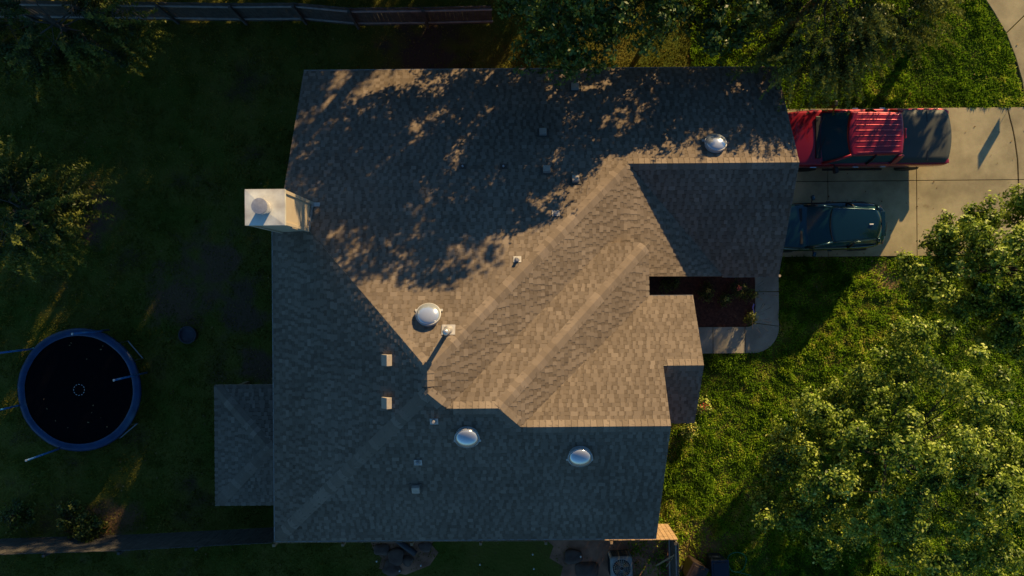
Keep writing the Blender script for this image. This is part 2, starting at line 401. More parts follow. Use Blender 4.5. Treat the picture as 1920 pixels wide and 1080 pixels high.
# patio cover (its own hip roof under the west eave)
pc = [g(402, 722, 2.6), g(402, 948, 2.6)]
px0 = pc[0][0]; pyN = pc[0][1]; pyS = pc[1][1]; pm = (pyN+pyS)/2; hw = (pyN-pyS)/2; pr = .30; zp = 2.6
planesP = [
 ('pW', [(px0, pyN, zp), (px0, pyS, zp), (px0+hw, pm, zp+pr*hw)], (-1, 0)),
 ('pN', [(px0, pyN, zp), (px0+hw, pm, zp+pr*hw), (-6.75, pm, zp+pr*hw), (-6.75, pyN, zp)], (0, 1)),
 ('pS', [(px0, pyS, zp), (px0+hw, pm, zp+pr*hw), (-6.75, pm, zp+pr*hw), (-6.75, pyS, zp)], (0, -1)),
]
def clip(poly, tri):
    out = poly
    ar = (tri[1][0]-tri[0][0])*(tri[2][1]-tri[0][1])-(tri[1][1]-tri[0][1])*(tri[2][0]-tri[0][0])
    if ar < 0: tri = [tri[0], tri[2], tri[1]]
    for i in range(3):
        a, b = tri[i], tri[(i+1) % 3]; inp = out; out = []
        if not inp: return []
        def sd(p): return (b[0]-a[0])*(p[1]-a[1])-(b[1]-a[1])*(p[0]-a[0])
        for j in range(len(inp)):
            c, d = inp[j], inp[(j+1) % len(inp)]; sc, s_ = sd(c), sd(d)
            if sc >= 0: out.append(c)
            if (sc >= 0) != (s_ >= 0):
                t = sc/(sc-s_); out.append(tuple(c[k]+(d[k]-c[k])*t for k in range(3)))
    return out
def shingle_plane(V, Fc, T, poly, down):
    P0 = [Vector(p) for p in poly]
    n = Vector((0, 0, 0))
    for i in range(len(P0)):
        a, b = P0[i], P0[(i+1) % len(P0)]; n += a.cross(b)
    n.normalize()
    if n.z < 0: n = -n
    dn = Vector((down[0], down[1], 0)); dn = (dn-n*dn.dot(n)).normalized()
    up = -dn; u = up.cross(n).normalized()
    o = P0[0]
    q = [((p-o).dot(u), (p-o).dot(up)) for p in P0]
    tris = [[q[i] for i in t] for t in tessellate_polygon([[Vector((a, b, 0)) for a, b in q]])]
    umin = min(a for a, b in q); umax = max(a for a, b in q); vmin = min(b for a, b in q); vmax = max(b for a, b in q)
    def inside(a, b):
        for t in tris:
            d = [(t[(i+1) % 3][0]-t[i][0])*(b-t[i][1])-(t[(i+1) % 3][1]-t[i][1])*(a-t[i][0]) for i in range(3)]
            if all(x >= 0 for x in d) or all(x <= 0 for x in d): return True
        return False
    EX = .128; v = vmin
    while v < vmax:
        x = umin-random.random()*.3; ct = random.uniform(-.06, .06)
        raised = random.random() < .5
        while x < umax:
            w = random.choice((.09, .11, .13, .15, .20)) if raised else random.choice((.06, .09, .12, .16))
            h = .008+(.013 if raised else 0.0)+random.random()*.002
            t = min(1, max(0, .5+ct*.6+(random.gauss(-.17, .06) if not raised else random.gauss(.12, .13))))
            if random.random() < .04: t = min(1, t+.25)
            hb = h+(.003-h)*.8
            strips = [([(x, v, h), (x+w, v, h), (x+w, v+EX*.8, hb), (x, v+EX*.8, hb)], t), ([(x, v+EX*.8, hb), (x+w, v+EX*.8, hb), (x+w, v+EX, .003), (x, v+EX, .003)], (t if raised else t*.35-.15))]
            for (quad, t_), tr in [(q_, tr_) for q_ in strips for tr_ in tris]:
                xs = [p[0] for p in tr]; ys = [p[1] for p in tr]
                if max(xs) < x or min(xs) > x+w or max(ys) < v or min(ys) > v+EX: continue
                c = clip(quad, tr)
                if len(c) >= 3:
                    b = len(V); V += [o+u*a+up*bb+n*hh for a, bb, hh in c]; Fc.append(tuple(range(b, b+len(c)))); T.append(t_)
            if inside(x, v) and inside(x+w, v) and inside(x, v+EX) and inside(x+w, v+EX):
                b = len(V)
                V += [o+u*a+up*bb+n*hh for a, bb, hh in ((x, v, h), (x+w, v, h), (x+w, v, -.002), (x, v, -.002), (x, v+EX, .003), (x, v+EX, -.002), (x+w, v+EX, .003), (x+w, v+EX, -.002))]
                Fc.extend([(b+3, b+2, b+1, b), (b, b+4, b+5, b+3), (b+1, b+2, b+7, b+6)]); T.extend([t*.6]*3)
            x += w; raised = not raised
        v += EX
def cap_line(V, Fc, T, a, b, nL, nR, wd=.19, step=.17, lift=.03):
    a, b = Vector(a), Vector(b); d = (b-a); L = d.length; d.normalize()
    nL, nR = Vector(nL).normalized(), Vector(nR).normalized()
    tl = d.cross(nL).normalized(); tr = d.cross(nR).normalized()
    side = Vector((0, 0, 1)).cross(d)
    if tl.z > 0: tl = -tl
    if tr.z > 0: tr = -tr
    if tl.dot(side) < 0 and tr.dot(side) >= 0: pass
    nm = (nL+nR).normalized()
    s = .17
    while s < L:
        e = min(L, s+step); t = random.gauss(.45, .25)
        t = min(1, max(0, t))
        hi, lo = .016, .004
        A0, A1 = a+d*s+nm*(hi+lift*.4), a+d*e+nm*(lo+lift*.4)
        pts = [A0, A0+tl*wd+nm*-.0, A1+tl*wd, A1, A0+tr*wd, A1+tr*wd]
        pts[1] = a+d*s+tl*wd+nL*.024; pts[2] = a+d*e+tl*wd+nL*.012; pts[4] = a+d*s+tr*wd+nR*.024; pts[5] = a+d*e+tr*wd+nR*.012
        bse = len(V); V += pts
        Fc += [(bse, bse+1, bse+2, bse+3), (bse+3, bse+5, bse+4, bse)]; T += [t, t]
        # butt edge and side thickness
        q = [a+d*s+tl*wd, a+d*s+tr*wd, a+d*e+tl*wd, a+d*e+tr*wd]
        b2 = len(V); V += q
        Fc += [(b2, bse+1, bse, bse+4, b2+1), (b2, b2+2, bse+2, bse+1), (bse+4, bse+5, b2+3, b2+1)]; T += [t*.5]*3
        s += step
def tint_obj(name, V, Fc, T, mat, parent):
    o = mobj(name, V, Fc, mat, parent)
    a = o.data.attributes.new('tint', 'FLOAT', 'FACE'); a.data.foreach_set('value', T)
    return o
V, Fc, T = [], [], []
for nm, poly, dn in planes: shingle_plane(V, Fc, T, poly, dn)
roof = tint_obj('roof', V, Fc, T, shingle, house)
# decks under the shingles: fascia on the sides, soffit below
def deck(mb, poly, th):
    n = len(poly)
    top = [(p[0], p[1], p[2]-.003) for p in poly]; bot = [(p[0], p[1], p[2]-th) for p in poly]
    t = tessellate_polygon([[Vector((p[0], p[1], 0)) for p in poly]])
    mb.add(top+bot, [tuple(x) for x in t], 0)
    mb.add(top+bot, [tuple(i+n for i in x) for x in t], 1)
    mb.add(top+bot, [(i, (i+1) % n, n+(i+1) % n, n+i) for i in range(n)], 0)
mb = MB()
for nm, poly, dn in planes: deck(mb, poly, .19)
mb.build('roof_deck', [fascia, soffit], roof)
nrm = {'A': (0, pA, 1), 'G': (0, -pA, 1), 'W': (-pW, 0, 1), 'S': (0, -pS, 1), 'E': (pE, 0, 1), 'N2': (0, .5957, 1), 'E2': (pE2, 0, 1), 'N3': (0, p3, 1), 'g': (0, -p3, 1)}
V, Fc, T = [], [], []
caps = [((XR+.1, yh-.1, zW(XR)), P1, 'W', 'A'), (GR, P1, 'A', 'E'), (P, P1, 'W', 'E'), ((XW, YS, ZU), P, 'W', 'S'), (Q1, P, 'S', 'E'), (Q1, Q2, 'S', 'N2'),
        ((XE, YN2, ZU), Q2, 'N2', 'E2'), (R1, Q2, 'S', 'E2'), (R1, (XS, y3, z3), 'S', 'N3'), (GR, (GX, GYR, zA(GYR)), 'A', 'G'), ((XS-.05, yg, zg), (XG, yg, zg), 'N3', 'g')]
for a, b, l, r in caps:
    V, Fc, T = [], [], []; cap_line(V, Fc, T, a, b, nrm[l], nrm[r]); tint_obj('ridge_cap', V, Fc, T, capmat, roof)
# patio cover
V, Fc, T = [], [], []
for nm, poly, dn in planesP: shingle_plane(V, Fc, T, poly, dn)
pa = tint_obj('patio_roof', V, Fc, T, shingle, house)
mb = MB()
for nm, poly, dn in planesP: deck(mb, poly, .15)
mb.build('roof_deck', [fascia, soffit], pa)
V, Fc, T = [], [], []
top = (px0+hw, pm, zp+pr*hw)
for a, b, l, r in (((px0, pyN, zp), top, (-pr, 0, 1), (0, pr, 1)), ((px0, pyS, zp), top, (-pr, 0, 1), (0, -pr, 1)), ((-7.0, pm, zp+pr*hw), top, (0, -pr, 1), (0, pr, 1))):
    V, Fc, T = [], [], []; cap_line(V, Fc, T, a, b, l, r); tint_obj('ridge_cap', V, Fc, T, capmat, pa)
for yy in (pyN-.25, pyS+.25):
    MB().box((px0+.25, yy, 1.24), (.14, .14, 2.46)).build('patio_post', wood_tan, house, bevel=.01)
for a, b in (((XW, YS, ZU), (XS, YS, ZU)), ((XW, yh-.1, ZU), (XW, YS, ZU)), ((XR, YN, ZL), (GX, YN, ZL)), ((XVb, GYS, ZL), (GX, GYS, ZL)), ((XE, YN3, ZU), (XG, YN3, ZU))):
    a, b = Vector(a), Vector(b); dd = (b-a); c = (a+b)/2; out = Vector((dd.y, -dd.x, 0)).normalized()
    if out.dot(Vector((c.x+.3, c.y+.3, 0))) < 0: out = -out
    c = c+out*.012
    q = dd.to_track_quat('X', 'Z').to_matrix().to_4x4()
    MB().box(c+Vector((0, 0, -.012)), (dd.length, .028, .05), tilt=q).build('drip_edge', drip_m, roof)
# walls
def vwall(mb, pts, nrmv, th=.12):
    n = len(pts); nv = Vector(nrmv)*th
    a = [Vector(p) for p in pts]; b = [p-nv for p in a]
    mb.add(a+b, [tuple(range(n)), tuple(reversed(range(n, 2*n)))]+[(i, (i+1) % n, n+(i+1) % n, n+i) for i in range(n)])
mb = MB(); ov = .22
yw = 6.8; xw = -6.4
vwall(mb, [(xw, yw, 0), (xw, 2.4, 0), (xw, 2.4, zA(2.4)-ov), (xw, yw, zA(yw)-ov)], (-1, 0, 0))
vwall(mb, [(xw, yw, 0), (8.35, yw, 0), (8.35, yw, ZL-.1), (xw, yw, ZL-.1)], (0, 1, 0))
vwall(mb, [(8.35, .62, 0), (8.35, yw, 0), (8.35, yw, zA(yw)-ov), (8.35, GYR, zA(GYR)-ov), (8.35, .62, ZL-.06)], (1, 0, 0))
vwall(mb, [(3.8, .62, 0), (8.35, .62, 0), (8.35, .62, ZL-.1), (6.6, .62, ZL-.1), (3.8, .62, zE(3.8)-ov)], (0, -1, 0))
vwall(mb, [(-6.75, -7.1, 0), (-6.75, 2.4, 0), (-6.75, 2.4, ZU-.08), (-6.75, -7.1, ZU-.08)], (-1, 0, 0))
vwall(mb, [(-6.75, 2.4, 0), (xw, 2.4, 0), (xw, 2.4, ZU-.08), (-6.75, 2.4, ZU-.08)], (0, 1, 0))
vwall(mb, [(-6.75, -7.1, 0), (3.9, -7.1, 0), (3.9, -7.1, ZU-.06), (-6.75, -7.1, ZU-.06)], (0, -1, 0))
vwall(mb, [(3.9, -7.1, 0), (3.9, -.55, 0), (3.9, -.55, ZU), (3.9, y3, z3-ov), (3.9, -7.1, ZU-.06)], (1, 0, 0))
vwall(mb, [(5.05, -3.72, 0), (5.05, -.55, 0), (5.05, -.55, ZU-.04), (5.05, yg, zg-ov), (5.05, -3.72, zg-p3*1.52-ov)], (1, 0, 0))
vwall(mb, [(3.8, -.55, 0), (5.05, -.55, 0), (5.05, -.55, ZU-.06), (3.8, -.55, ZU-.06)], (0, 1, 0))
vwall(mb, [(3.9, -3.72, 0), (5.05, -3.72, 0), (5.05, -3.72, ZU-.1), (3.9, -3.72, ZU-.1)], (0, -1, 0))
vwall(mb, [(3.74, -.5, 0), (3.74, 1.05, 0), (3.74, 1.05, ZU-.05), (3.74, -.5, ZU-.05)], (1, 0, 0))
vwall(mb, [(2.7, 1.05, 4.2), (3.74, 1.05, 4.0), (3.74, 1.05, ZU-.06), (2.7, 1.05, ZU-.06)], (0, 1, 0))
mb.build('wall', brick, house)
# garage door, front door, windows
mb = MB()
for i in range(4):
    for j in range(4):
        mb.box((8.372, 1.65+j*1.18+.55, .33+i*.55), (.05, 1.14, .51))
mb.build('garage_door', fascia, house, bevel=.01)
fd = MB().box((3.77, .05, 1.08), (.06, .92, 2.1)).build('front_door', wood_new, house, bevel=.01)
MB().tube([(3.83, -.25, 1.0), (3.86, -.25, 1.0)], .03, 10).build('handle', chrome, fd)
def window(c, w, h, ax):
    mb = MB(); x, y, z = c
    if ax == 'x':
        s = 1 if x > 0 else -1
        mb.box((x+.03*s, y, z), (.06, w, h)); p = MB().box((x+.065*s, y, z), (.02, w-.14, h-.14))
    else:
        s = 1 if y > 0 else -1
        mb.box((x, y+.03*s, z), (w, .06, h)); p = MB().box((x, y+.065*s, z), (w-.14, .02, h-.14))
    f = mb.build('window', white_p, house, bevel=.008); p.build('pane', glass_win, f)
for c, w, h, ax in (((5.05, -2.2, 1.6), 1.5, 1.5, 'x'), ((3.9, -5.4, 1.5), 1.4, 1.4, 'x'), ((-4, -7.1, 1.5), 1.4, 1.3, 'y'), ((1, -7.1, 1.5), 1.2, 1.2, 'y'),
                    ((-6.75, -1.0, 1.4), 1.6, 1.4, 'x'), ((-6.75, -5.1, 1.15), 1.7, 2.05, 'x'), ((-2, 6.8, 1.5), 1.2, 1.1, 'y'), ((3, 6.8, 1.5), 1.2, 1.1, 'y'), ((-6.4, 4.6, 1.5), 1.3, 1.3, 'x')):
    window(c, w, h, ax)
# downspout on the small gable corner
MB().tube([(5.42, -2.6, ZU+.1), (5.42, -3.4, ZU-.15), (5.17, -3.6, ZU-.45), (5.17, -3.6, .1)], .045, 8).build('downspout', simple('brown_gutter', (.14, .04, .03), .5), house)
MB().tube([(8.74, .33, ZL-.08), (8.74, .33, ZL-.2), (8.44, .52, ZL-.5), (8.44, .52, .1)], .045, 8).build('downspout', fascia, house)

# chimney chase
cz = 8.45
c0 = W(461, 357, cz); c1 = W(532, 420, cz)
cx0, cx1, cy1, cy0 = c0[0], c1[0], c0[1], c1[1]
mb = MB(); mb.box(((cx0+cx1)/2, (cy0+cy1)/2, cz/2), (cx1-cx0-.03, cy1-cy0-.03, cz-.02))
for (x, y) in ((cx0, cy0), (cx1, cy0), (cx1, cy1), (cx0, cy1)):
    mb.box((x+(.025 if x == cx0 else -.025), y+(.025 if y == cy0 else -.025), (cz-.08)/2+1.5), (.09, .09, cz-3.1))
ch = mb.build('chimney', siding, house, bevel=.006)
mb = MB(); m_ = .03
x0, x1, y0_, y1_ = cx0-m_, cx1+m_, cy0-m_, cy1+m_; xm, ym = (x0+x1)/2-.03, (y0_+y1_)/2
mb.add([(x0, y0_, cz), (x1, y0_, cz), (x1, y1_, cz), (x0, y1_, cz), (xm-.2, ym-.2, cz+.022), (xm+.2, ym-.2, cz+.022), (xm+.2, ym+.2, cz+.022), (xm-.2, ym+.2, cz+.022),
        (x0, y0_, cz-.12), (x1, y0_, cz-.12), (x1, y1_, cz-.12), (x0, y1_, cz-.12)],
       [(0, 1, 5, 4), (1, 2, 6, 5), (2, 3, 7, 6), (3, 0, 4, 7), (4, 5, 6, 7), (8, 9, 1, 0), (9, 10, 2, 1), (10, 11, 3, 2), (11, 8, 0, 3)])
mb.build('chimney_cover', chase_metal, ch)
fl = W(488, 388, cz+.3)
mb = MB().lathe([(.16, .03), (.16, .40), (.20, .40), (.205, .42), (.205, .52), (.20, .54), (.10, .55), (.02, .555)], (fl[0]+.05, fl[1], cz), 36)
mb.build('flue_pipe', flue_metal, ch, smooth=False, bevel=.004)
MB().box((cx1-.01, cy0-.035, cz-1.0), (.05, .03, .5)).build('trim_strip', fascia, ch)
mb = MB(); zb = zA(cy1+.05)
mb.box((cx1+.1, cy1-.06, zA(cy1-.06)+.03), (.22, .14, .02), tilt=Matrix.Rotation(-math.atan(pA), 4, 'X'))
for i in range(4):
    y = cy1-.12-i*.2
    mb.box((cx1+.02, y, zA(y)+.10), (.02, .2, .16), tilt=Matrix.Rotation(-math.atan(pA), 4, 'X'))
mb.build('flashing', lead, ch)

# roof fittings
def zpl(k, x, y):
    return {'A': zA(y), 'G': ZL+pA*(y-GYS), 'W': zW(x), 'S': zS(y), 'E': zE(x)}[k]
def on_plane(px, py, k):
    z = 5.5
    for _ in range(12):
        x, y, _z = W(px, py, z); z = zpl(k, x, y)
    return Vector((x, y, z))
def frame(k):
    n = Vector(nrm[k]).normalized(); dn = Vector((n.x, n.y, 0)).normalized(); dn = (dn-n*dn.dot(n)).normalized()
    M = Matrix((dn.cross(n)*-1, -dn, n)).transposed()      # local x = along course, y = upslope, z = normal
    return M
def skylight(px, py, k):
    c = on_plane(px, py, k); M = frame(k); Z = Vector((0, 0, 1))
    f = MB()
    f.lathe([(.36, .015), (.36, .03), (.22, .04)], c, 32, M)
    v = [M @ Vector(p) for p in ((-.36, .24, .02), (.36, .24, .02), (.36, .33, .02), (-.36, .33, .02), (-.36, .24, .035), (.36, .24, .035), (.36, .33, .035), (-.36, .33, .035))]
    fo = []
    for p in ((-.31, -.18), (.31, -.18)):
        q = c+M @ Vector((p[0], p[1], .03))
        fo.append(MB().box(q, (.12, .07, .03), tilt=M.to_4x4()))
    t = bpy.data.objects
    s = MB().lathe([(.31, .02), (.31, .13), (.335, .14), (.342, .155), (.335, .165), (.318, .17), (.312, .165)], c, 40, M, cap=False).build('skylight', rim_m, house, smooth=True)
    for e in fo: e.build('flashing', rim_m, s)
    MB().lathe([(.315*math.cos(a), .165+.13*math.sin(a)) for a in np.linspace(0, 1.52, 12)], c, 40, M).build('dome', dome_m, s, smooth=True)
for a in ((804, 594, 'A'), (1340, 273, 'A'), (876, 815, 'S'), (1087, 851, 'S')): skylight(*a)
def box_vent(px, py, k, s=.24):
    c = on_plane(px, py, k); M = frame(k)
    pts = [(-s/2, -s/2, .0), (s/2, -s/2, .0), (s/2, s/2, .0), (-s/2, s/2, 0), (-s/2, -s/2, .13), (s/2, -s/2, .13), (s/2, s/2, .13), (-s/2, s/2, .13)]
    mb = MB().add([c+M @ Vector(p) for p in pts], [(3, 2, 1, 0), (4, 5, 6, 7), (0, 1, 5, 4), (1, 2, 6, 5), (2, 3, 7, 6), (3, 0, 4, 7)])
    o = mb.build('box_vent', vent_paint, house, bevel=.012)
    MB().box(c+M @ Vector((0, 0, .026)), (s+.14, s+.12, .006), tilt=M.to_4x4()).build('flashing', shingle_dark, o)
shingle_dark = simple('dark_flashing', (.10, .085, .07), .8, var=.15)
for a in ((1018, 250, 'A', .22), (1025, 320, 'A', .22), (1079, 338, 'A', .21), (1078, 165, 'A', .24), (780, 914, 'S', .22)): box_vent(*a)
def wedge_vent(px, py):
    c = on_plane(px, py, 'W'); M = frame('W'); s = .15
    # local: x along course (Y), y upslope (east): ridge across the middle; east half tips toward the ridge of the house
    pts = [(-s, -s, .0), (s, -s, .0), (s, s, 0), (-s, s, 0), (-s, -s, .085), (s, -s, .085), (-s, .11, .175), (s, .11, .175), (-s, s+.02, .03), (s, s+.02, .03)]
    MB().add([c+M @ Vector(p) for p in pts], [(3, 2, 1, 0), (0, 1, 5, 4), (4, 5, 7, 6), (6, 7, 9, 8), (8, 9, 2, 3), (0, 4, 6, 8, 3), (1, 2, 9, 7, 5)]).build('wedge_vent', vent_paint, house, bevel=.006)
wedge_vent(727, 675); wedge_vent(727, 755)
def pipe(px, py, k, r=.045, h=.32, big=False):
    c = on_plane(px, py, k); M = frame(k)
    mb = MB().tube([c-Vector((0, 0, .1)), c+Vector((0, 0, h))], r, 16)
    o = mb.build('vent_pipe', lead if not big else flue_metal, house)
    f = MB(); f.box(c+M @ Vector((0, 0, .028)), (.22 if not big else .36, .2 if not big else .3, .006), tilt=M.to_4x4())
    f.lathe([(r*2.2, 0), (r*1.15, r*2.2)], c+Vector((0, 0, .02)), 16)
    f.build('flashing', lead if big or py > 400 else shingle_dark, o)
    if big:
        MB().lathe([(r*1.5, h-.10), (r*1.55, h-.05), (r*1.55, h), (r*1.2, h+.05), (r*.6, h+.08)], c, 20).build('pipe_cap', flue_metal, o, smooth=True)
pipe(841, 619, 'A', .06, .88, True)
pipe(970, 487, 'A', .04, .20)
for a in ((868, 313, 'A', .03, .22), (944, 313, 'A', .03, .22), (1042, 401, 'A', .035, .22), (814, 789, 'S', .035, .25), (784, 866, 'S', .035, .22)): pipe(*a)

# ------------------------------------------------------------------ vehicles
def loft(stations, mirror=True):
    """stations: (x, half-width bottom, half-width belt, half-width top, z bottom, z belt, z top, crown)"""
    mb = MB(); rings = []
    for (x, wb, wm, wt, zb, zm, zt, cr) in stations:
        half = [(0, zb), (wb*.7, zb), (wb, zb+.05), (wm, zb+(zm-zb)*.45), (wm, zm), (wt+(wm-wt)*.35, zm+(zt-zm)*.7), (wt, zt), (wt*.8, zt+cr*.45), (wt*.4, zt+cr*.9), (0, zt+cr)]
        ring = [(x, y, z) for y, z in half]+[(x, -y, z) for y, z in half[-2:0:-1]]
        rings.append(ring)
    n = len(rings[0]); vs = [p for r in rings for p in r]; fs = []
    for i in range(len(rings)-1):
        for j in range(n): k = (j+1) % n; fs.append((i*n+j, i*n+k, (i+1)*n+k, (i+1)*n+j))
    fs += [tuple(reversed(range(n))), tuple((len(rings)-1)*n+j for j in range(n))]
    mb.add(vs, fs); return mb
def recalc(o):
    bm = bmesh.new(); bm.from_mesh(o.data); bmesh.ops.recalc_face_normals(bm, faces=bm.faces); bm.to_mesh(o.data); bm.free(); return o
def greenhouse(x0, x1, tx0, tx1, hwb, hwt, zb, zt, mat, parent, name='window_glass', rf=.96):
    """x0 front bottom, x1 rear bottom, tx0 front top, tx1 rear top"""
    n = 12; mb = MB(); rows = []
    for i in range(5):
        s = i/4; z = zb+(zt-zb)*s; a = x0+(tx0-x0)*s; b = x1+(tx1-x1)*s; hw = hwb+(hwt-hwb)*(s**1.15)
        bow = .14*(1-.3*s)
        ring = []
        for j in range(n+1):
            t = -1+2*j/n; ring.append((a-bow*t*t, hw*t, z))
        for j in range(n+1):
            t = 1-2*j/n; ring.append((b+(.06 if rf > .9 else .16)*t*t, hw*t*rf, z))
        rows.append(ring)
    m = len(rows[0]); vs = [p for r in rows for p in r]; fs = []
    for i in range(4):
        for j in range(m): k = (j+1) % m; fs.append((i*m+j, i*m+k, (i+1)*m+k, (i+1)*m+j))
    fs += [tuple(range(4*m, 5*m))]
    mb.add(vs, fs)
    return mb.build(name, mat, parent, smooth=False)
def roof_panel(x0, x1, hw, z, crown, mat, parent, ribs=0, name='roof', bowf=.12, bowr=.05, rearw=.95):
    nx, ny = 40, 220 if ribs else 72; vs = []; fs = []
    for i in range(nx+1):
        s = i/nx
        for j in range(ny+1):
            t = -1+2*j/ny
            w = hw*(1-(1-rearw)*s)
            xa = x0-bowf*t*t; xb = x1+bowr*t*t
            x = xa+(xb-xa)*s; y = w*t
            e = min(1, (1-abs(t))/.10); ex = min(1, min(s, 1-s)/.06)
            zz = z+crown*(1-.55*t*t)*(1-.5*(2*s-1)**2)-.05*(1-e)**2-.04*(1-ex)**2
            if ribs and .10 < s < .95 and abs(t) < .86:
                ph = (t+.86)/1.72*ribs; fr = abs(ph-round(ph)); f = min(1, (s-.10)/.03, (.95-s)/.03)
                zz += .010*f*(.5+.5*math.cos(math.pi*min(1, fr/.17)))
            vs.append((x, y, zz))
    for i in range(nx):
        for j in range(ny):
            a = i*(ny+1)+j; fs.append((a, a+1, a+ny+2, a+ny+1))
    mb = MB().add(vs, fs)
    # skirt
    rim = [i*(ny+1) for i in range(nx+1)]+[nx*(ny+1)+j for j in range(1, ny+1)]+[i*(ny+1)+ny for i in range(nx-1, -1, -1)]+[j for j in range(ny-1, 0, -1)]
    lo = [(vs[i][0], vs[i][1], vs[i][2]-.05) for i in rim]; n = len(rim)
    b = len(mb.v); mb.v += lo
    for i in range(n):
        k = (i+1) % n; mb.f.append((rim[i], rim[k], b+k, b+i)); mb.mi.append(0)
    return recalc(mb.build(name, mat, parent, smooth=True))
def wheel(x, y, r, w, parent):
    s = 1 if y > 0 else -1; Mx = Matrix.Rotation(-math.pi/2*s, 3, 'X')
    t = MB().lathe([(r*.62, -w/2), (r*.93, -w/2), (r, -w*.35), (r, w*.35), (r*.93, w/2), (r*.62, w/2)], (x, y, r), 28, Mx).build('wheel', rubber, parent, smooth=True)
    mb = MB().lathe([(r*.6, w*.3), (r*.6, w*.46), (r*.54, w*.46), (r*.52, w*.34)], (x, y, r), 24, Mx)
    for k in range(6):
        a = k*math.pi/3; mb.box((x+math.cos(a)*r*.3, y+s*w*.42, r+math.sin(a)*r*.3), (r*.56, .03, .06), tilt=Matrix.Rotation(-a, 4, 'Y'))
    mb.build('rim', rim_alloy, t)
# pickup, front towards the garage
truck = empty('pickup_truck', (12.23, 5.10, .06), math.pi)
tag(truck, 'red crew cab pickup truck with dark bed cover parked on the driveway', 'pickup truck', 'vehicles on the driveway')
b = loft([(2.88, .70, .78, .74, .50, .80, .92, .03), (2.78, .86, .92, .86, .42, .90, 1.02, .04), (2.3, .92, .98, .90, .38, .98, 1.10, .06), (1.75, .93, 1.0, .92, .38, 1.05, 1.17, .07),
          (1.55, .93, 1.0, .93, .38, 1.08, 1.20, .05), (.6, .93, 1.0, .94, .38, 1.10, 1.23, .02), (-1.0, .93, 1.0, .95, .38, 1.12, 1.25, .0), (-1.12, .93, 1.0, .96, .40, 1.14, 1.26, .0),
          (-2.55, .92, 1.0, .96, .45, 1.15, 1.27, .0), (-2.80, .88, .97, .93, .52, 1.14, 1.26, .0), (-2.87, .80, .90, .88, .58, 1.10, 1.22, .0)]).build('body', red, truck, smooth=True, sub=2)
recalc(b)
greenhouse(1.62, -1.04, .80, -.93, .92, .73, 1.20, 1.87, carglass, truck)
roof_panel(.90, -1.00, .755, 1.87, .055, red, truck, ribs=7)
for s in (-1, 1):
    MB().tube([(1.50, s*.89, 1.22), (1.15, s*.83, 1.55), (.80, s*.73, 1.885)], [.055, .045, .045], 8).build('pillar', red, truck, smooth=True)
    MB().tube([(0.0, s*.925, 1.24), (-.03, s*.85, 1.6), (-.05, s*.74, 1.87)], .035, 8).build('pillar', blackp, truck, smooth=True)
    MB().box((-.90, s*.83, 1.54), (.20, .07, .66), tilt=Matrix.Rotation(s*.28, 4, 'X')).build('pillar', red, truck, bevel=.02)
    m = MB().box((1.08, s*1.14, 1.27), (.14, .22, .24), rz=s*.2).build('mirror', blackp, truck, bevel=.04)
    MB().tube([(1.10, s*.95, 1.22), (1.09, s*1.08, 1.24)], .03, 8).build('mirror_arm', blackp, m)
    for x in (.32, -.62): MB().box((x, s*1.01, 1.10), (.20, .035, .035)).build('door_handle', chrome, truck, bevel=.01)
    MB().box((1.75, s*1.0, 1.0), (.22, .02, .035)).build('badge', chrome, truck)
    MB().box((-2.84, s*.84, 1.02), (.08, .14, .34)).build('tail_light', lamp_red, truck, bevel=.02)
    MB().box((2.76, s*.76, .86), (.16, .24, .2)).build('headlight', lamp_clear, truck, bevel=.03)
    MB().tube([(-.9, s*.99, .40), (1.2, s*.99, .40)], .04, 8).build('side_step', blackp, truck)
    for x in (1.82, -1.78): wheel(x, s*.87, .40, .27, truck)
MB().box((1.66, 0, 1.25), (.17, 1.45, .05)).build('cowl_panel', blackp, truck, bevel=.02)
for k in range(2): MB().tube([(1.62, .5-k*.9, 1.29), (1.45, .0-k*.7, 1.36)], .009, 6).build('wiper', blackp, truck)
tn = MB(); zt = 1.285
vs = []; fs = []
for i in range(13):
    s = i/12; x = -1.05-s*1.74
    for j in range(9):
        t = -1+j/4; hwid = .90 if s < .9 else .90-.14*((s-.9)/.1)**2
        vs.append((x-(.10*(1-t*t)*s if s > .5 else 0), hwid*t, zt+.02*(1-t*t)))
for i in range(12):
    for j in range(8): a = i*9+j; fs.append((a, a+9, a+10, a+1))
tn.add(vs, fs); rimv = [(v[0], v[1], 1.2) for v in vs]
o = tn.build('bed_cover', tonneau, truck, smooth=True); so = o.modifiers.new('s', 'SOLIDIFY'); so.thickness = .05; so.offset = 0
MB().box((-2.05, 0, 1.318), (.03, 1.72, .012)).build('cover_seam', blackp, o)
MB().box((-2.93, 0, .60), (.14, 1.75, .16)).build('bumper', chrome, truck, bevel=.03)
MB().box((2.90, 0, .58), (.12, 1.7, .20)).build('bumper', chrome, truck, bevel=.03)
MB().box((2.88, 0, .86), (.05, 1.15, .22)).build('grille', blackp, truck, bevel=.02)
MB().box((-1.06, 0, 1.84), (.05, .34, .05)).build('brake_light', lamp_red, truck, bevel=.01)

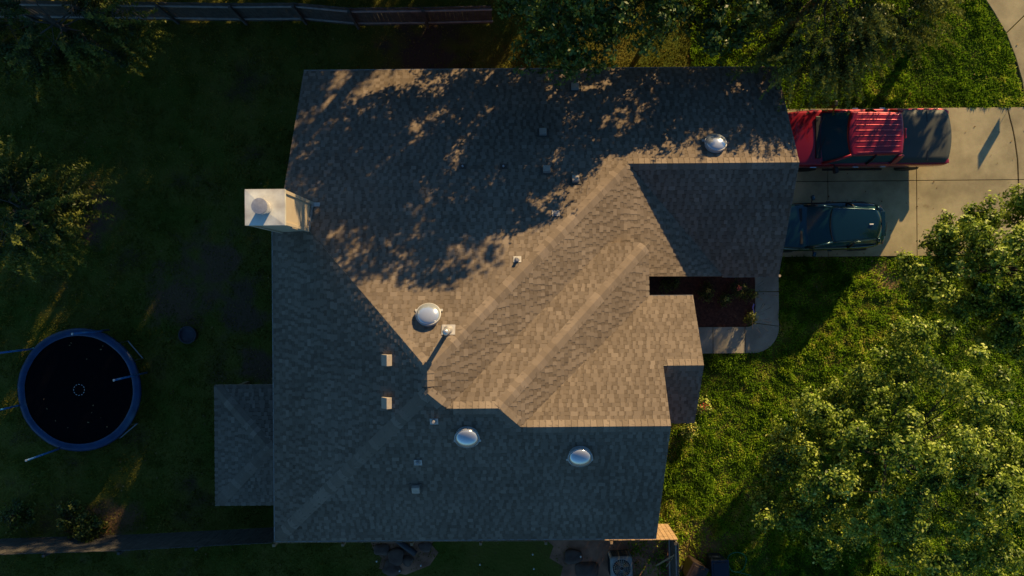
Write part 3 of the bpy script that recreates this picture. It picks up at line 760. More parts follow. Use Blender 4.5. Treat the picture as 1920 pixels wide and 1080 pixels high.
suv = empty('compact_suv', (10.92, 2.07, .06), math.pi+R(1.0))
tag(suv, 'dark blue compact car parked beside the red pickup close to the garage', 'car', 'vehicles on the driveway')
b = loft([(2.10, .50, .60, .52, .40, .62, .74, .02), (2.0, .68, .74, .64, .34, .72, .84, .04), (1.6, .76, .82, .70, .30, .82, .94, .06), (.95, .79, .85, .74, .28, .90, 1.0, .07),
          (.6, .79, .85, .76, .28, .92, 1.03, .02), (-.6, .79, .85, .76, .28, .93, 1.04, 0), (-1.35, .77, .83, .74, .30, .95, 1.05, 0), (-1.80, .70, .76, .66, .34, .95, 1.04, 0), (-2.02, .56, .62, .54, .40, .92, 1.0, 0), (-2.10, .38, .42, .38, .46, .86, .94, 0)]).build('body', bluep, suv, smooth=True, sub=2)
recalc(b)
greenhouse(.85, -1.96, -.02, -1.66, .77, .60, .98, 1.41, carglass, suv, rf=.88)
roof_panel(.04, -1.74, .625, 1.41, .05, bluep, suv, bowf=.12, bowr=.16, rearw=.85)
for s in (-1, 1):
    MB().tube([(.74, s*.74, 1.02), (.35, s*.69, 1.28), (-.04, s*.60, 1.42)], [.045, .04, .04], 8).build('pillar', bluep, suv, smooth=True)
    MB().tube([(-.72, s*.77, 1.03), (-.76, s*.70, 1.28), (-.80, s*.61, 1.42)], .035, 8).build('pillar', blackp, suv, smooth=True)
    MB().tube([(-1.74, s*.66, 1.03), (-1.70, s*.60, 1.25), (-1.62, s*.51, 1.41)], .06, 8).build('pillar', bluep, suv, smooth=True)
    MB().tube([(-.02, s*.60, 1.44), (-.8, s*.605, 1.465), (-1.55, s*.52, 1.44)], .011, 6).build('roof_rail', bluep, suv, smooth=True)
    m = MB().box((.46, s*.98, 1.06), (.12, .18, .14), rz=-s*.3).build('mirror', bluep, suv, bevel=.04)
    MB().tube([(.50, s*.80, 1.02), (.48, s*.94, 1.04)], .022, 8).build('mirror_arm', blackp, m)
    for x in (-.15, -1.05): MB().box((x, s*.86, .86), (.16, .03, .03)).build('door_handle', bluep, suv, bevel=.01)
    MB().box((-1.93, s*.60, .86), (.14, .14, .16)).build('tail_light', lamp_dark, suv, bevel=.03)
    MB().box((1.80, s*.66, .82), (.34, .20, .14), rz=-s*.35).build('headlight', lamp_clear, suv, bevel=.04)
    for x in (1.28, -1.32): wheel(x, s*.745, .33, .22, suv)
MB().box((.88, 0, 1.035), (.10, 1.25, .04)).build('cowl_panel', blackp, suv, bevel=.02)
MB().box((-1.80, 0, 1.41), (.14, .86, .03)).build('spoiler', bluep, suv, bevel=.012)
MB().tube([(-1.93, .28, 1.30), (-1.98, -.05, 1.28)], .012, 6).build('rear_wiper', blackp, suv)
MB().box((-1.36, .02, 1.475), (.14, .045, .035)).build('antenna', white_p, suv, bevel=.012)
MB().box((-2.08, 0, .55), (.10, 1.2, .16)).build('bumper', blackp, suv, bevel=.03)

# ------------------------------------------------------------------ fences
def fence(name, label, pts, hgt, side, group, bw=.145, mat=wood_old_shade, postmat=None, railz=(.35, 1.55), gap=.012):
    """pts: world polyline. boards on one side, rails and posts on 'side' (+1 left of direction)"""
    root = empty(name, (pts[0][0], pts[0][1], 0)); ox, oy = pts[0]
    tag(root, label, 'fence', group)
    for a, b in zip(pts[:-1], pts[1:]):
        a = Vector((a[0]-ox, a[1]-oy)); b = Vector((b[0]-ox, b[1]-oy)); d = b-a; L = d.length; d.normalize(); nn = Vector((-d.y, d.x))*side
        ang = math.atan2(d.y, d.x); mb = MB(); s = 0
        while s < L-bw*.5:
            h = hgt+random.uniform(-.015, .02); c = a+d*(s+bw/2)-nn*(.03+random.uniform(0, .006))
            mb.box((c.x, c.y, h/2+.03), (bw-gap, .018, h), rz=ang+random.uniform(-.02, .02)); s += bw
        mb.build('board_panel', mat, root)
        for zr in railz:
            c = (a+b)/2+nn*.0
            MB().box((c.x, c.y, zr), (L, .04, .09), rz=ang).build('rail', rail_m, root, bevel=.004)
        k = max(1, round(L/2.4))
        for i in range(k):
            c = a+d*(L*i/k)+nn*.07
            pm = (postmat or [mat])[i % len(postmat or [mat])]
            MB().box((c.x, c.y, (hgt+.02)/2), (.09, .09, hgt+.02), rz=ang).build('post', pm, root, bevel=.006)
    return root
fN = [g(-60, 36), g(335, 40), g(463, 42), g(575, 41), g(673, 50), g(803, 49), g(925, 46)]
fence('wooden_fence', 'weathered board fence with pale rails across the back yard at the top', [(p[0], p[1]) for p in fN], 1.8, -1, None, postmat=[wood_old_shade, wood_old_shade, wood_old_shade, wood_new])
fS = [W(-60, 1043, 1.8), W(222, 1034, 1.8), W(512, 1019, 1.8), W(900, 1016, 1.8), W(1268, 1013, 1.8)]  # one fence; its shade is put into darker wood, sunlit end stays tan
fence('wooden_fence', 'long dark board fence along the bottom of the back yard', [(p[0], p[1]) for p in fS[:3]], 1.8, -1, None, mat=wood_old_shade, postmat=[wood_old_shade], railz=(.35, 1.5))
fence('wooden_fence', 'tan board fence lit by the sun at the bottom right corner of the house', [(p[0]+.02, p[1]) for p in fS[2:]], 1.8, -1, None, mat=wood_tan, postmat=[wood_tan], railz=(.35, 1.5))
a = fS[-1]
fence('wooden_fence', 'short dark return of board fence beside the air conditioner', [(a[0]+.04, a[1]-.12), (a[0]+.10, a[1]-5)], 1.8, -1, None, mat=wood_old_shade, postmat=[wood_old_shade])
c = W(1251, 1050, .5)
t = empty('wooden_trellis', (c[0], c[1], 0)); tag(t, 'leaning lattice of tan boards propped inside the fence corner', 'trellis')
MB().tube([(-.30, -.35, .05), (.18, .42, 1.15)], .035, 4).build('board', wood_tan, t)
MB().tube([(.45, -.45, .05), (.18, .42, 1.15)], .03, 4).build('board', wood_tan, t)
MB().tube([(-.06, .04, .65), (.32, .0, .62)], .025, 4).build('board', wood_tan, t)
MB().tube([(.05, -.40, .05), (.18, .42, 1.12)], .02, 4).build('board', wood_tan, t)

# ------------------------------------------------------------------ yard things
tc_ = W(148, 731, .9)
tr = empty('trampoline', (tc_[0], tc_[1], 0)); tag(tr, 'large round black trampoline with a blue padded rim on the back lawn', 'trampoline')
Ro = 2.16
MB().lathe([(0.01, .88), (1.93, .89), (1.93, .885), (.01, .875)], n=64, cap=False).build('jumping_mat', mat_black, tr)
mb = MB(); n = 72
prof = [(1.89, .915), (1.93, .945), (2.00, .955), (2.08, .945), (2.15, .90), (2.16, .84), (2.12, .84), (1.90, .90)]
mb.lathe(prof, n=n, cap=False)
for i, v in enumerate(mb.v):
    aa = math.atan2(v[1], v[0]); mb.v[i] = (v[0], v[1], v[2]+.012*math.sin(aa*9)+.006*math.sin(aa*23))
mb.build('safety_pad', pad_blue, tr, smooth=True)
MB().tube([(2.10*math.cos(2*math.pi*i/48), 2.10*math.sin(2*math.pi*i/48), .82) for i in range(49)], .03, 8).build('frame', steel, tr, smooth=True)
mb = MB()
for i in range(12):
    aa = 2*math.pi*i/12; mb.box((.19*math.cos(aa), .19*math.sin(aa), .893), (.05, .012, .004), rz=aa+math.pi/2)
mb.build('ring_mark', white_p, tr)
for ang in (14, 69, 139, 194, 250):
    aa = R(ang); x, y = 2.2*math.cos(aa), 2.2*math.sin(aa)
    p = MB().tube([(x, y, .35), (x, y, 2.7)], .032, 10).build('net_pole', pole_blue, tr, smooth=True)
    MB().lathe([(.01, .0), (.04, .0), (.04, .03), (.01, .05)], (x, y, 2.7), 10).build('pole_cap', steel, p)
for i in range(4):
    aa = R(40+90*i); 
    MB().tube([(2.05*math.cos(aa-.2), 2.05*math.sin(aa-.2), .82), (2.1*math.cos(aa-.2), 2.1*math.sin(aa-.2), .05), (2.1*math.cos(aa+.2), 2.1*math.sin(aa+.2), .05), (2.05*math.cos(aa+.2), 2.05*math.sin(aa+.2), .82)], .025, 8).build('leg', steel, tr)
c = W(351, 628, .4)
pt = MB().lathe([(.20, 0), (.25, .05), (.30, .36), (.32, .40), (.30, .41), (.27, .38), (.26, .30), (.02, .33)], n=28).build('plant_pot', pot_m, smooth=True)
pt.location = (c[0], c[1], 0); tag(pt, 'round black tub standing alone on the dark back lawn', 'tub')

c = W(1166, 1066, .85)
ac = empty('air_conditioner', (c[0], c[1], 0), R(2)); tag(ac, 'grey outdoor air conditioner unit with a round fan on bare dirt', 'air conditioner')
mb = MB(); mb.box((0, 0, .42), (.80, .80, .80)); b = mb.build('housing', ac_m, ac, bevel=.11)
mb = MB()
for i in range(11): mb.box((0, .402, .12+i*.06), (.62, .012, .02)); mb.box((.402, 0, .12+i*.06), (.012, .62, .02)); mb.box((-.402, 0, .12+i*.06), (.012, .62, .02))
mb.build('louvre', dark_m, ac)
MB().lathe([(.01, .823), (.31, .823)], n=32, cap=False).build('fan_opening', dark_m, ac)
MB().lathe([(.31, .82), (.32, .85), (.34, .85), (.35, .82)], n=32, cap=False).build('fan_ring', ac_m, ac, smooth=True)
mb = MB()
for i in range(24): aa = math.pi*2*i/24; mb.tube([(.05*math.cos(aa), .05*math.sin(aa), .86), (.32*math.cos(aa), .32*math.sin(aa), .845)], .004, 4)
for rr in (.08, .14, .2, .26): mb.tube([(rr*math.cos(2*math.pi*i/24), rr*math.sin(2*math.pi*i/24), .857) for i in range(25)], .003, 4)
mb.build('fan_guard', steel, ac)
fb = MB()
for i in range(4):
    aa = i*math.pi/2+.5; fb.add([(.05*math.cos(aa), .05*math.sin(aa), .83), (.28*math.cos(aa-.3), .28*math.sin(aa-.3), .828), (.28*math.cos(aa+.35), .28*math.sin(aa+.35), .84)], [(0, 1, 2)])
fb.build('fan_blade', copper, ac)
def bin_(px, py, rz, m, label, open_=0):
    c = W(px, py, 1.0); r = empty('wheelie_bin', (c[0], c[1], 0), rz); tag(r, label, 'bin', 'bins on the front grass')
    MB().box((0, 0, .52), (.48, .55, .95), taper=1.18).build('body', m, r, bevel=.04)
    l = MB(); l.box((0, 0, 1.03), (.62, .70, .06)); l.box((0, 0, 1.07), (.46, .52, .03)); l.build('lid', m, r, bevel=.03)
    MB().tube([(-.26, -.40, 1.0), (.26, -.40, 1.0)], .02, 8).build('handle', m, r)
    for s in (-1, 1): MB().tube([(s*.24, -.27, .12), (s*.30, -.27, .12)], .12, 16).build('wheel', rubber, r)
bin_(1350, 1068, R(2), bin_m, 'navy wheelie bin with a flat lid on the grass near the bottom edge')
bin_(1306, 1076, R(-28), bin_m2, 'dark brown wheelie bin turned askew left of the navy bin')
c = g(1375, 1052)
hp = [(math.cos(t)*(.33+.03*math.sin(3*t)), math.sin(t)*(.38+.03*math.cos(2*t)), .05+.008*t) for t in np.linspace(0, 11, 60)]+[(.5, -.5, .05), (.6, -.9, .05)]
o = MB().tube(hp, .014, 6).build('garden_hose', hose_m, smooth=True); o.location = (c[0]+.1, c[1], 0); tag(o, 'thin green hose loosely coiled on the grass beside the navy bin', 'hose')
c = g(1863, 1040)
o = MB().lathe([(.01, 0), (.07, .02), (.11, .09), (.11, .12), (.07, .19), (.01, .21)], n=20).build('garden_ball', white_p, smooth=True); o.location = (c[0], c[1], 0.02)
tag(o, 'small white ball on the grass below the big front tree', 'ball')
# stones and little white markers in the side yard
def blob(name, loc, s, mat, seed, flat=.5):
    bm = bmesh.new(); bmesh.ops.create_icosphere(bm, subdivisions=3, radius=1); rr = random.Random(seed)
    ph = [rr.uniform(0, 6) for _ in range(6)]
    for v in bm.verts:
        k = 1+.16*math.sin(3*v.co.x+ph[0])+.14*math.sin(4*v.co.y+ph[1])+.12*math.sin(5*v.co.z+ph[2])
        v.co = Vector((v.co.x*k*s[0], v.co.y*k*s[1], v.co.z*k*s[2]))
    me = bpy.data.meshes.new(name); bm.to_mesh(me); bm.free(); me.materials.append(mat)
    me.polygons.foreach_set('use_smooth', [True]*len(me.polygons))
    o = link(bpy.data.objects.new(name, me)); o.location = loc; return o
sl = ['flat reddish stone lying under the eave, left end of the loose stones', 'largest reddish stone below the dark drain pipe', 'rounded brown stone right of the dark drain pipe', 'long low stone at the bottom of the loose stones', 'small stone right beside the largest reddish stone', 'brown boulder on the dirt left of the air conditioner', 'pinkish boulder nearest the air conditioner on its left side']
for i, (px, py, s, l) in enumerate(((716, 1030, .26, sl[0]), (742, 1042, .36, sl[1]), (797, 1024, .22, sl[2]), (735, 1064, .36, sl[3]), (764, 1050, .24, sl[4]), (1076, 1042, .34, sl[5]), (1100, 1068, .38, sl[6]))):
    c = g(px, py); tag(blob('stone', (c[0], c[1], .06), (s, s*.75, s*.35), stone_m, i), l, 'stone', 'loose stones along the bottom side of the house')
c = g(758, 1020)
o = MB().tube([(-.35, .30, .16), (0, 0, .13), (.42, -.32, .12)], .11, 14).build('drain_pipe', pot_m, smooth=True); o.location = (c[0], c[1], 0); tag(o, 'thick dark drain pipe poking out from under the bottom eave', 'pipe')
ml = ['white marker left of the largest stone', 'white marker at the bottom edge below the stones', 'white marker right of the loose stones', 'lone white marker midway along the bottom strip', 'white marker on dirt just under the eave', 'white marker on dirt near the bottom edge', 'white marker between the boulders and the air conditioner']
for (px, py), l in zip(((706, 1053), (749, 1071), (789, 1061), (900, 1059), (999, 1040), (1001, 1067), (1089, 1044)), ml):
    c = g(px, py, .2); r = empty('path_marker', (c[0], c[1], 0)); tag(r, 'tiny '+l, 'garden marker', 'tiny white markers in the side yard')
    MB().tube([(0, 0, 0), (0, 0, .17)], .008, 6).build('stake', steel, r); MB().lathe([(.005, .16), (.03, .17), (.03, .20), (.005, .215)], n=12).build('cap', white_p, r, smooth=True)
# purple cloth by the walk
c = g(1409, 578)
r = empty('garden_flag', (c[0]-.05, c[1], .03)); tag(r, 'little purple and white garden flag at the inner edge of the walk', 'flag')
vs = [(.02*math.sin(i*.9), -.16+.04*i, .30+.02*math.cos(i)) for i in range(9)]; vs2 = [(.10+.02*math.sin(i*.9+1), -.16+.04*i, .12) for i in range(9)]
MB().add(vs+vs2, [(i, i+1, 10+i, 9+i) for i in range(8)]).build('cloth', flag_purple, r); MB().tube([(0, .2, 0), (0, .2, .36), (0, -.2, .36)], .007, 6).build('stake', steel, r)
MB().add([(.06, -.30, .2), (.06, -.18, .22), (.14, -.18, .08), (.14, -.30, .08)], [(0, 1, 2, 3)]).build('white_panel', white_p, r)
# street sign out of the frame that throws the slanted shadow on the driveway
k = 4.3; sc = W(1853, 270, .06); sx, sy = sc[0]+k*math.sin(SUN_AZ), sc[1]+k*math.cos(SUN_AZ); sz = k*math.tan(SUN_EL)+.06
r = empty('street_sign', (sx, sy, 0)); tag(r, 'plain square metal sign on a thin stake beyond the upper right corner', 'sign')
MB().box((.02, 0, sz), (.012, .54, .46)).build('sign_plate', steel, r); MB().tube([(0, 0, 0), (0, 0, sz+.2)], .006, 8).build('stake', steel, r)

# ------------------------------------------------------------------ foliage
def leafV(C, L, Wd, upb, rng, D=None):
    n = len(C)
    N = rng.normal(size=(n, 3)); N /= np.linalg.norm(N, axis=1)[:, None]
    if D is not None: N = N*.75+D
    N[:, 2] = N[:, 2]+upb; N /= np.linalg.norm(N, axis=1)[:, None]
    # N[:, 2] = np.abs(N[:, 2])*.7+upb; N /= np.linalg.norm(N, axis=1)[:, None]
    Tn = rng.normal(size=(n, 3)); Tn -= N*(Tn*N).sum(1)[:, None]; Tn /= np.linalg.norm(Tn, axis=1)[:, None]
    B = np.cross(N, Tn); s = rng.uniform(.65, 1.25, (n, 1))
    tip = C+Tn*L*s*.5; base = C-Tn*L*s*.5; l = C+B*Wd*s*.5+N*Wd*.18; r_ = C-B*Wd*s*.5+N*Wd*.18
    return np.stack([base, l, tip, r_], 1).reshape(-1, 3)
def make_tree(name, label, cat, x, y, h, czc, rx, ry, rz, nb, per, L, mat, seed, barkm=bark, spray=False, cl=.55, group=None, tr_r=.17, shell=.45, upb=.25, lean=(0, 0)):
    rng = np.random.default_rng(seed); root = empty(name, (x, y, 0)); tag(root, label, cat, group)
    # clump centres through the crown volume, more towards the outside
    cs = []
    while len(cs) < nb:
        d = rng.normal(size=3); d /= np.linalg.norm(d); rr = (shell+(1-shell)*rng.random())**.6 if True else 1
        lob = 1+.20*math.sin(3*math.atan2(d[1], d[0])+seed)+.10*math.sin(5*math.atan2(d[1], d[0])+seed*2)
        p = d*rr*np.array([rx, ry, rz])*np.array([lob, lob, 1])
        if p[2]+czc < .28*h*(.8 if rz > 1 else .2): continue
        cs.append(p+np.array([lean[0], lean[1], czc]))
    cs = np.array(cs)
    if tr_r > 0:
        mb = MB(); zt = czc+rz*.35; base_top = max(.3, czc-rz*.75)
        mb.tube([(0, 0, -.05), (.03, .02, base_top*.5), (lean[0]*.4, lean[1]*.4, base_top), (lean[0], lean[1], czc), (lean[0], lean[1], zt)], [tr_r*1.25, tr_r, tr_r*.85, tr_r*.5, tr_r*.15], 10)
        nl = min(nb, 14 if spray else 10)
        for p in cs[rng.permutation(nb)[:nl]]:
            f = rng.uniform(.0, .65); z0 = base_top+(zt-base_top)*f*.7; s0 = np.array([lean[0]*.6, lean[1]*.6, z0])
            q1 = s0+(p-s0)*.35+np.array([0, 0, .25])+rng.normal(size=3)*.12; q2 = s0+(p-s0)*.7+np.array([0, 0, .2])+rng.normal(size=3)*.12
            r0 = tr_r*rng.uniform(.18, .32); mb.tube([s0, q1, q2, p], [r0, r0*.6, r0*.35, .012], 6, caps=False)
            for _ in range(2):
                e = q2+rng.normal(size=3)*.45; mb.tube([q2, (q2+e)/2+np.array([0, 0, .05]), e], [r0*.28, r0*.18, .006], 5, caps=False)
        mb.build('trunk', barkm, root, smooth=True)
    Cs = []; tints = []; Ds = []
    for p in cs:
        m = int(per*rng.uniform(.55, 1.35)); r_ = cl*rng.uniform(.6, 1.25)
        if spray:
            dv = p-np.array([lean[0], lean[1], czc-.3]); dn = dv/np.linalg.norm(dv); dn[2] *= .45
            ln = rng.uniform(.7, 1.5); t = rng.random(m)
            nsub = 5; sub = rng.normal(size=(nsub, 3))*.55+dn; sub /= np.linalg.norm(sub, axis=1)[:, None]
            k = rng.integers(0, nsub, m)
            pos = p+dn*ln*(t*.4)[:, None]+sub[k]*(t*ln*.75)[:, None]+rng.normal(size=(m, 3))*.06*(1.3-t)[:, None]
            pos[:, 2] -= .22*t*t
        else:
            # a clump is a handful of little sprigs
            ns = max(4, m//11); sc = rng.normal(size=(ns, 3)); sc /= np.linalg.norm(sc, axis=1)[:, None]; sc *= (rng.random((ns, 1))**.4)*r_; sc[:, 2] *= .75
            k = rng.integers(0, ns, m); pos = p+sc[k]+rng.normal(size=(m, 3))*.065
        dd = pos-p; dd /= (np.linalg.norm(dd, axis=1)[:, None]+1e-6); Ds.append(dd)
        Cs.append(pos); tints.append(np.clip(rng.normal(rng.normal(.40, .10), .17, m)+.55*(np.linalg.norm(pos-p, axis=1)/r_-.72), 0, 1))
    C = np.concatenate(Cs); Tt = np.concatenate(tints)
    keep = C[:, 2] > .05
    C = C[keep]; Tt = Tt[keep]; D = np.concatenate(Ds)[keep]
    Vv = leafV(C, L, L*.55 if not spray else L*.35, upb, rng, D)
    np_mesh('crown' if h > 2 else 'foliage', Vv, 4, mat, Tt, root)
    return root
grpF = None
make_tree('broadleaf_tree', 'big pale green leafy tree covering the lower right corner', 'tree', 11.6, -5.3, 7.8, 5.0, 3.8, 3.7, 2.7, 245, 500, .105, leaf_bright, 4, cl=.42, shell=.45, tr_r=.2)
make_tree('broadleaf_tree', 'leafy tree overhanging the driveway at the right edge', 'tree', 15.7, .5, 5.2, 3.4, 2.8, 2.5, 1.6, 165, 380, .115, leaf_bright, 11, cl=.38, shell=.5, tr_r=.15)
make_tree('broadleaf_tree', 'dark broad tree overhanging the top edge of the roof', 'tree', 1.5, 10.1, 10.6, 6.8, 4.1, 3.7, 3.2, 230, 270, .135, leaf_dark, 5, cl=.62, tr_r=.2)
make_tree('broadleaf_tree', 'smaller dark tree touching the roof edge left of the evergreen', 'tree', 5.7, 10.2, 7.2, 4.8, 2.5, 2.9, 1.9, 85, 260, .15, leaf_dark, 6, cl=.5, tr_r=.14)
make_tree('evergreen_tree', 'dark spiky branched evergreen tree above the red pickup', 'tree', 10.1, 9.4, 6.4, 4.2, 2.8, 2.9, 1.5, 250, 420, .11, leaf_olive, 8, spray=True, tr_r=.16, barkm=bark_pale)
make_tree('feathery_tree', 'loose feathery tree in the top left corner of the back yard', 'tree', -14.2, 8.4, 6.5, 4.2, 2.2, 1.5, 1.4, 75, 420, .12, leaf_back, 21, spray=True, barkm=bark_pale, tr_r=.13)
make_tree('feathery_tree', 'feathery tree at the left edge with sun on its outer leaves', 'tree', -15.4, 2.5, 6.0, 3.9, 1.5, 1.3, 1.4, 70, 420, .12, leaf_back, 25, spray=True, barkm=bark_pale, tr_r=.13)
# tall trees just beyond the top edge that shade the roof and the back yard; some only added to block stray sun
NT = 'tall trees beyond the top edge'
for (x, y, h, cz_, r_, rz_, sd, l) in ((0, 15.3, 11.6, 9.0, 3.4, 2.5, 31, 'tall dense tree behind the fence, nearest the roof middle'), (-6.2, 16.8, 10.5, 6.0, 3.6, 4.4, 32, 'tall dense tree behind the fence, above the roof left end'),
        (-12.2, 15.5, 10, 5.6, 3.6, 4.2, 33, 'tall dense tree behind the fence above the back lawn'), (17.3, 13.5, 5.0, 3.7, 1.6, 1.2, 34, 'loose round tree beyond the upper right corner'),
        (-4.5, 14.4, 7.2, 4.2, 2.9, 3.0, 39, 'unseen low dense tree added behind the fence to shade the back lawn'), (-4.8, 22, 12, 6.5, 4.2, 5.5, 35, 'big dense tree in the far row behind the fence'), (-10, 24, 12, 6.5, 4.6, 5.5, 36, 'wide dense tree in the far row behind the fence'), (4.3, 13.2, 11.3, 8.5, 2.6, 2.5, 37, 'tallest tree directly behind the tree that overhangs the roof'), (2.8, 15.2, 5.2, 3.0, 2.8, 2.1, 41, 'unseen low dense tree added under the tallest trees to block low sun'), (0.2, 20.5, 9.0, 5.6, 3.4, 3.2, 40, 'unseen mid height dense tree added between the far rows to shade the yard'), (1.9, 24.0, 12.3, 9.4, 2.7, 2.7, 42, 'unseen slender tall tree added at the very back to block sun streaks'), (9.9, 12.0, 7.2, 5.6, 2.4, 1.3, 38, 'small loose tree between the overhanging tree and the evergreen')):
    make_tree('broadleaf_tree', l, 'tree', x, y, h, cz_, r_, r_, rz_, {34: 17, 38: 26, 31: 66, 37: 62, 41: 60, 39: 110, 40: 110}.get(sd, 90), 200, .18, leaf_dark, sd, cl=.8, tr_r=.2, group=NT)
# shrubs and flowers
SG = 'low shrubs along the back fence'
for (px, py, h, r_, sd, l) in ((130, 972, 1.2, .55, 51, 'dark leafy shrub by the fence near the lower left corner'), (28, 968, 1.1, .5, 52, 'low shrub with a few yellow leaves at the lower left edge'), (165, 990, .9, .35, 53, 'smallest dark shrub squeezed between its neighbour and the fence')):
    c = g(px, py, .6); make_tree('shrub', l, 'shrub', c[0], c[1], h, .55, r_, r_, .45, 22, 90, .11, leaf_back, sd, cl=.2, tr_r=.03, group=SG)
FG = 'small plants in the front flower bed'
for (px, py, r_, sd, pm, l) in ((1383, 540, .26, 61, petal_pink, 'rose bush with one pink bloom in the front flower bed'), (1325, 545, .30, 62, petal_yel, 'low plant with a yellow bloom near the garage eave'),
                             (1358, 560, .16, 63, petal_yel, 'tiny yellow flowered plant in the middle of the mulch bed'), (1405, 552, .18, 64, None, 'thin green plant touching the inside of the walk'), (1408, 595, .12, 65, None, 'sprig of green at the bend of the walk'),
                             (1255, 530, .3, 66, None, 'dark plant deep in the narrow gap between the roofs')):
    c = g(px, py, .3); t = make_tree('flower_plant', l, 'plant', c[0], c[1], .6, .30, r_, r_, .22, 14, 34, .075, leaf_back, sd, cl=.10, tr_r=.012, group=FG)
    if pm is not None:
        mb = MB()
        for i in range(9):
            aa = i*2.4; rr = .012*i**.5*1.6
            mb.lathe([(.004, 0), (.03, .01), (.022, .03), (.004, .035)], (rr*math.cos(aa)*1.6, rr*math.sin(aa)*1.6, .54-.01*i**.5), 8)
        mb.build('flower', pm, t, smooth=True)
for (px, py, sd, l) in ((1313, 762, 71, 'red flowered plant against the front wall under the small gable'), (1290, 803, 72, 'yellow flowered plant at the front corner of the house')):
    c = g(px, py, .3); t = make_tree('flower_plant', l, 'plant', c[0]+.1, c[1], .6, .30, .25, .25, .22, 14, 40, .08, leaf_bright, sd, cl=.10, tr_r=.012, group='flowering plants along the front wall')
    mb = MB()
    for i in range(12):
        aa = i*2.4; rr = .05*i**.5
        mb.lathe([(.004, 0), (.03, .01), (.02, .03), (.004, .035)], (rr*math.cos(aa), rr*math.sin(aa), .52-.02*i**.5), 8)
    mb.build('flower', petal_red if sd == 71 else petal_yel, t, smooth=True)

# grass
def inrect(X, Y, r): return (X > r[0]) & (X < r[1]) & (Y > r[2]) & (Y < r[3])
def vnoise(X, Y, sc, seed):
    rg = np.random.default_rng(seed); G = rg.random((64, 64)); x = X*sc+100.3; y = Y*sc+100.7
    xi_ = np.floor(x).astype(int); yi_ = np.floor(y).astype(int); fx = x-xi_; fy = y-yi_; fx = fx*fx*(3-2*fx); fy = fy*fy*(3-2*fy)
    g00 = G[xi_ % 64, yi_ % 64]; g10 = G[(xi_+1) % 64, yi_ % 64]; g01 = G[xi_ % 64, (yi_+1) % 64]; g11 = G[(xi_+1) % 64, (yi_+1) % 64]
    return (g00*(1-fx)+g10*fx)*(1-fy)+(g01*(1-fx)+g11*fx)*fy
def grass(name, label, rect, dens, hmin, hmax, mat, seed, wd=.012):
    rng = np.random.default_rng(seed); n = int((rect[1]-rect[0])*(rect[3]-rect[2])*dens)
    X = rng.uniform(rect[0], rect[1], n); Y = rng.uniform(rect[2], rect[3], n)
    bad = inrect(X, Y, (8.2, 24.1, DY0-.02, DY1-.01)) | inrect(X, Y, (-6.78, 3.95, -7.15, 2.45)) | inrect(X, Y, (-6.42, 8.38, .6, 6.85)) | inrect(X, Y, (3.6, 5.1, -3.8, 1))
    bad |= inrect(X, Y, (5.1, xo-.0, yo+.95, 1.05)) | inrect(X, Y, (5.1, xo-.95, yo, 1)) | (inrect(X, Y, (xo-.95, xo, yo, yo+.95)) & (np.hypot(X-(xo-.95), Y-(yo+.95)) < .95))
    # public path and side-yard dirt
    A0, A1 = g(1838, -14), g(1886, 64); A2, A3 = g(1886, 64), g(1923, 200)
    def right(X, Y, a, b): return ((b[0]-a[0])*(Y-a[1])-(b[1]-a[1])*(X-a[0])) > -.02
    pth = (right(X, Y, A0, A1) & (Y > A1[1])) | (right(X, Y, A2, A3) & (Y <= A1[1]) & (Y > A3[1]) & (X > 17.6))
    bad |= pth
    sy = inrect(X, Y, (-4.6+rng.normal(0, .3, n), 5.6, -12, -8.6))
    sy &= rng.random(n) > (vnoise(X, Y, .9, 5) < .5)*.35
    bad |= sy
    for (px, py, rad, c) in PATCHES:
        x0, y0 = g(px, py); d = np.hypot(X-x0, Y-y0)+rng.normal(0, .25, n); bad |= (d < rad*.75) & (rng.random(n) < .75)
    X = X[~bad]; Y = Y[~bad]; n = len(X)
    nz = vnoise(X, Y, 2.4, seed+1)*.6+vnoise(X, Y, 5.5, seed+2)*.4; nz2 = vnoise(X, Y, .5, seed+3)
    kp = rng.random(n) < (.35+.95*nz); X = X[kp]; Y = Y[kp]; nz = nz[kp]; nz2 = nz2[kp]; n = len(X)
    h = (hmin+(hmax-hmin)*np.clip(nz*1.5-.25, 0, 1)**1.3)*rng.uniform(.7, 1.15, n)
    aa = rng.uniform(0, 6.283, n); ln = rng.uniform(.25, .95, n)*h; w = wd*rng.uniform(.7, 1.5, n)
    pb = aa+math.pi/2
    B = np.stack([X, Y, np.zeros(n)], 1)
    sd = np.stack([np.cos(pb)*w, np.sin(pb)*w, np.zeros(n)], 1)
    mid = B+np.stack([np.cos(aa)*ln*.4, np.sin(aa)*ln*.4, h*.62], 1)
    tip = B+np.stack([np.cos(aa)*ln, np.sin(aa)*ln, h*.92], 1)
    V1 = np.stack([B-sd, B+sd, mid+sd*.75, tip, mid-sd*.75], 1).reshape(-1, 3)
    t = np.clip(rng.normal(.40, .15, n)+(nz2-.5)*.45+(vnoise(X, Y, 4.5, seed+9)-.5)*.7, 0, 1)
    dz = g(1340, 1010); t = np.clip(t+.35*np.clip(1.3-np.hypot(X-dz[0], Y-dz[1])/2.0, 0, 1), 0, 1)
    o = np_mesh(name, V1, 5, mat, t); tag(o, label, 'grass', kind='stuff'); return o
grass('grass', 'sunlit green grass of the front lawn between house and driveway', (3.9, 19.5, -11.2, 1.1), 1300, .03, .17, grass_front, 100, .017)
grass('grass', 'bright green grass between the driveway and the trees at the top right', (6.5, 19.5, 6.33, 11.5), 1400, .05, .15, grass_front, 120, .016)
grass('grass', 'dark shaded grass of the back yard around the trampoline', (-19.5, -6.5, -11.2, 11.5), 520, .03, .09, grass_back, 140)
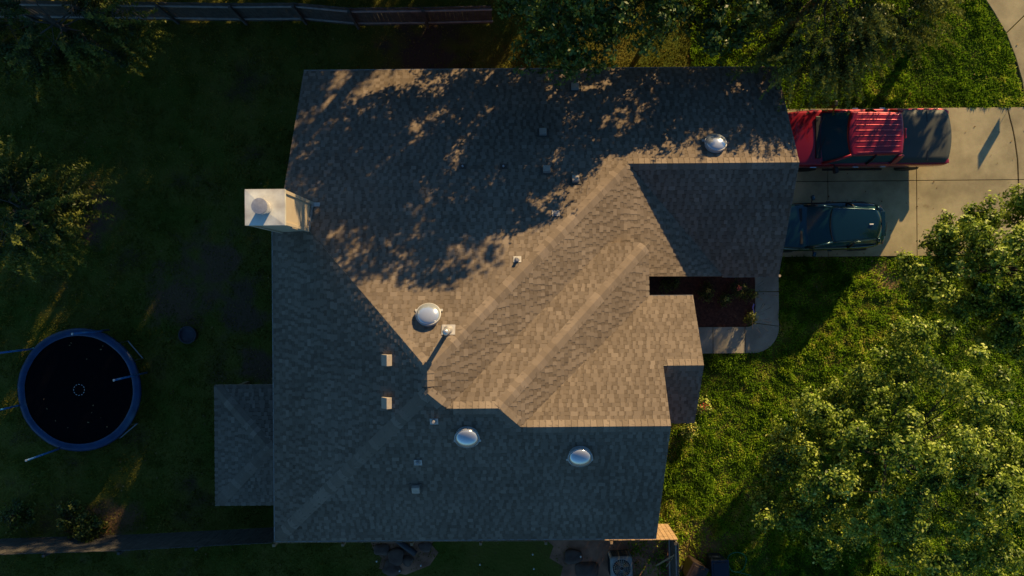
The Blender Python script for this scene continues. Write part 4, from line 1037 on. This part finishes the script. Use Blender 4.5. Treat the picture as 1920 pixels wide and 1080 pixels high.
grass('grass', 'dark thin grass in the strips above and below the house', (-6.5, 6.5, -11.2, 11.5), 420, .03, .08, grass_back, 160)

rng = np.random.default_rng(77)
n = 900; X = rng.uniform(-18, 18.5, n); Y = rng.uniform(-10, 9.5, n)
inside_h = inrect(X, Y, (-7.1, 8.7, -7.4, 7.2)); X, Y = X[~inside_h], Y[~inside_h]
Z = np.where(inrect(X, Y, (8.4, 24, DY0, DY1)), .072, np.where(np.hypot(X-tc_[0], Y-tc_[1]) < 1.8, .90, .07))
C = np.stack([X, Y, Z], 1)
o = np_mesh('leaf_litter', leafV(C, .075, .045, 3.0, rng), 4, tinted('dry_leaves', [(0, (.10, .05, .02)), (1, (.34, .22, .09))], rough=.8), rng.random(len(C)))
tag(o, 'small dry fallen leaves scattered over lawn, driveway and trampoline', 'fallen leaves', kind='stuff')
# ------------------------------------------------------------------ light and camera
w = bpy.data.worlds.new('World'); scene.world = w; w.use_nodes = True
nt = w.node_tree; bg = nt.nodes['Background']
sky = nt.nodes.new('ShaderNodeTexSky'); sky.sky_type = 'NISHITA'; sky.sun_disc = False
sky.sun_elevation = SUN_EL; sky.sun_rotation = SUN_AZ; sky.air_density = 1.0; sky.dust_density = .3; sky.ozone_density = 4.0
tint = nt.nodes.new('ShaderNodeMixRGB'); tint.blend_type = 'MULTIPLY'; tint.inputs[0].default_value = 1; tint.inputs[2].default_value = (.70, 1.0, 1.12, 1)
nt.links.new(sky.outputs[0], tint.inputs[1]); nt.links.new(tint.outputs[0], bg.inputs['Color']); bg.inputs['Strength'].default_value = .068
sun = bpy.data.lights.new('sun', 'SUN'); sun.energy = 5.0; sun.angle = R(.5); sun.color = (1.0, .71, .35)
so = bpy.data.objects.new('sun', sun); col.objects.link(so)
d = Vector((math.sin(SUN_AZ)*math.cos(SUN_EL), math.cos(SUN_AZ)*math.cos(SUN_EL), math.sin(SUN_EL)))
so.rotation_euler = d.to_track_quat('Z', 'Y').to_euler(); so.location = d*60
cam = bpy.data.cameras.new('camera'); cam.sensor_width = 36; cam.lens = F/1920*36; cam.clip_end = 1000
co = bpy.data.objects.new('camera', cam); col.objects.link(co); co.location = (0, 0, H); co.rotation_euler = (0, 0, -ROLL)
scene.camera = co
scene.view_settings.view_transform = 'Standard'; scene.view_settings.look = 'None'; scene.view_settings.exposure = 0.50; scene.view_settings.gamma = 1
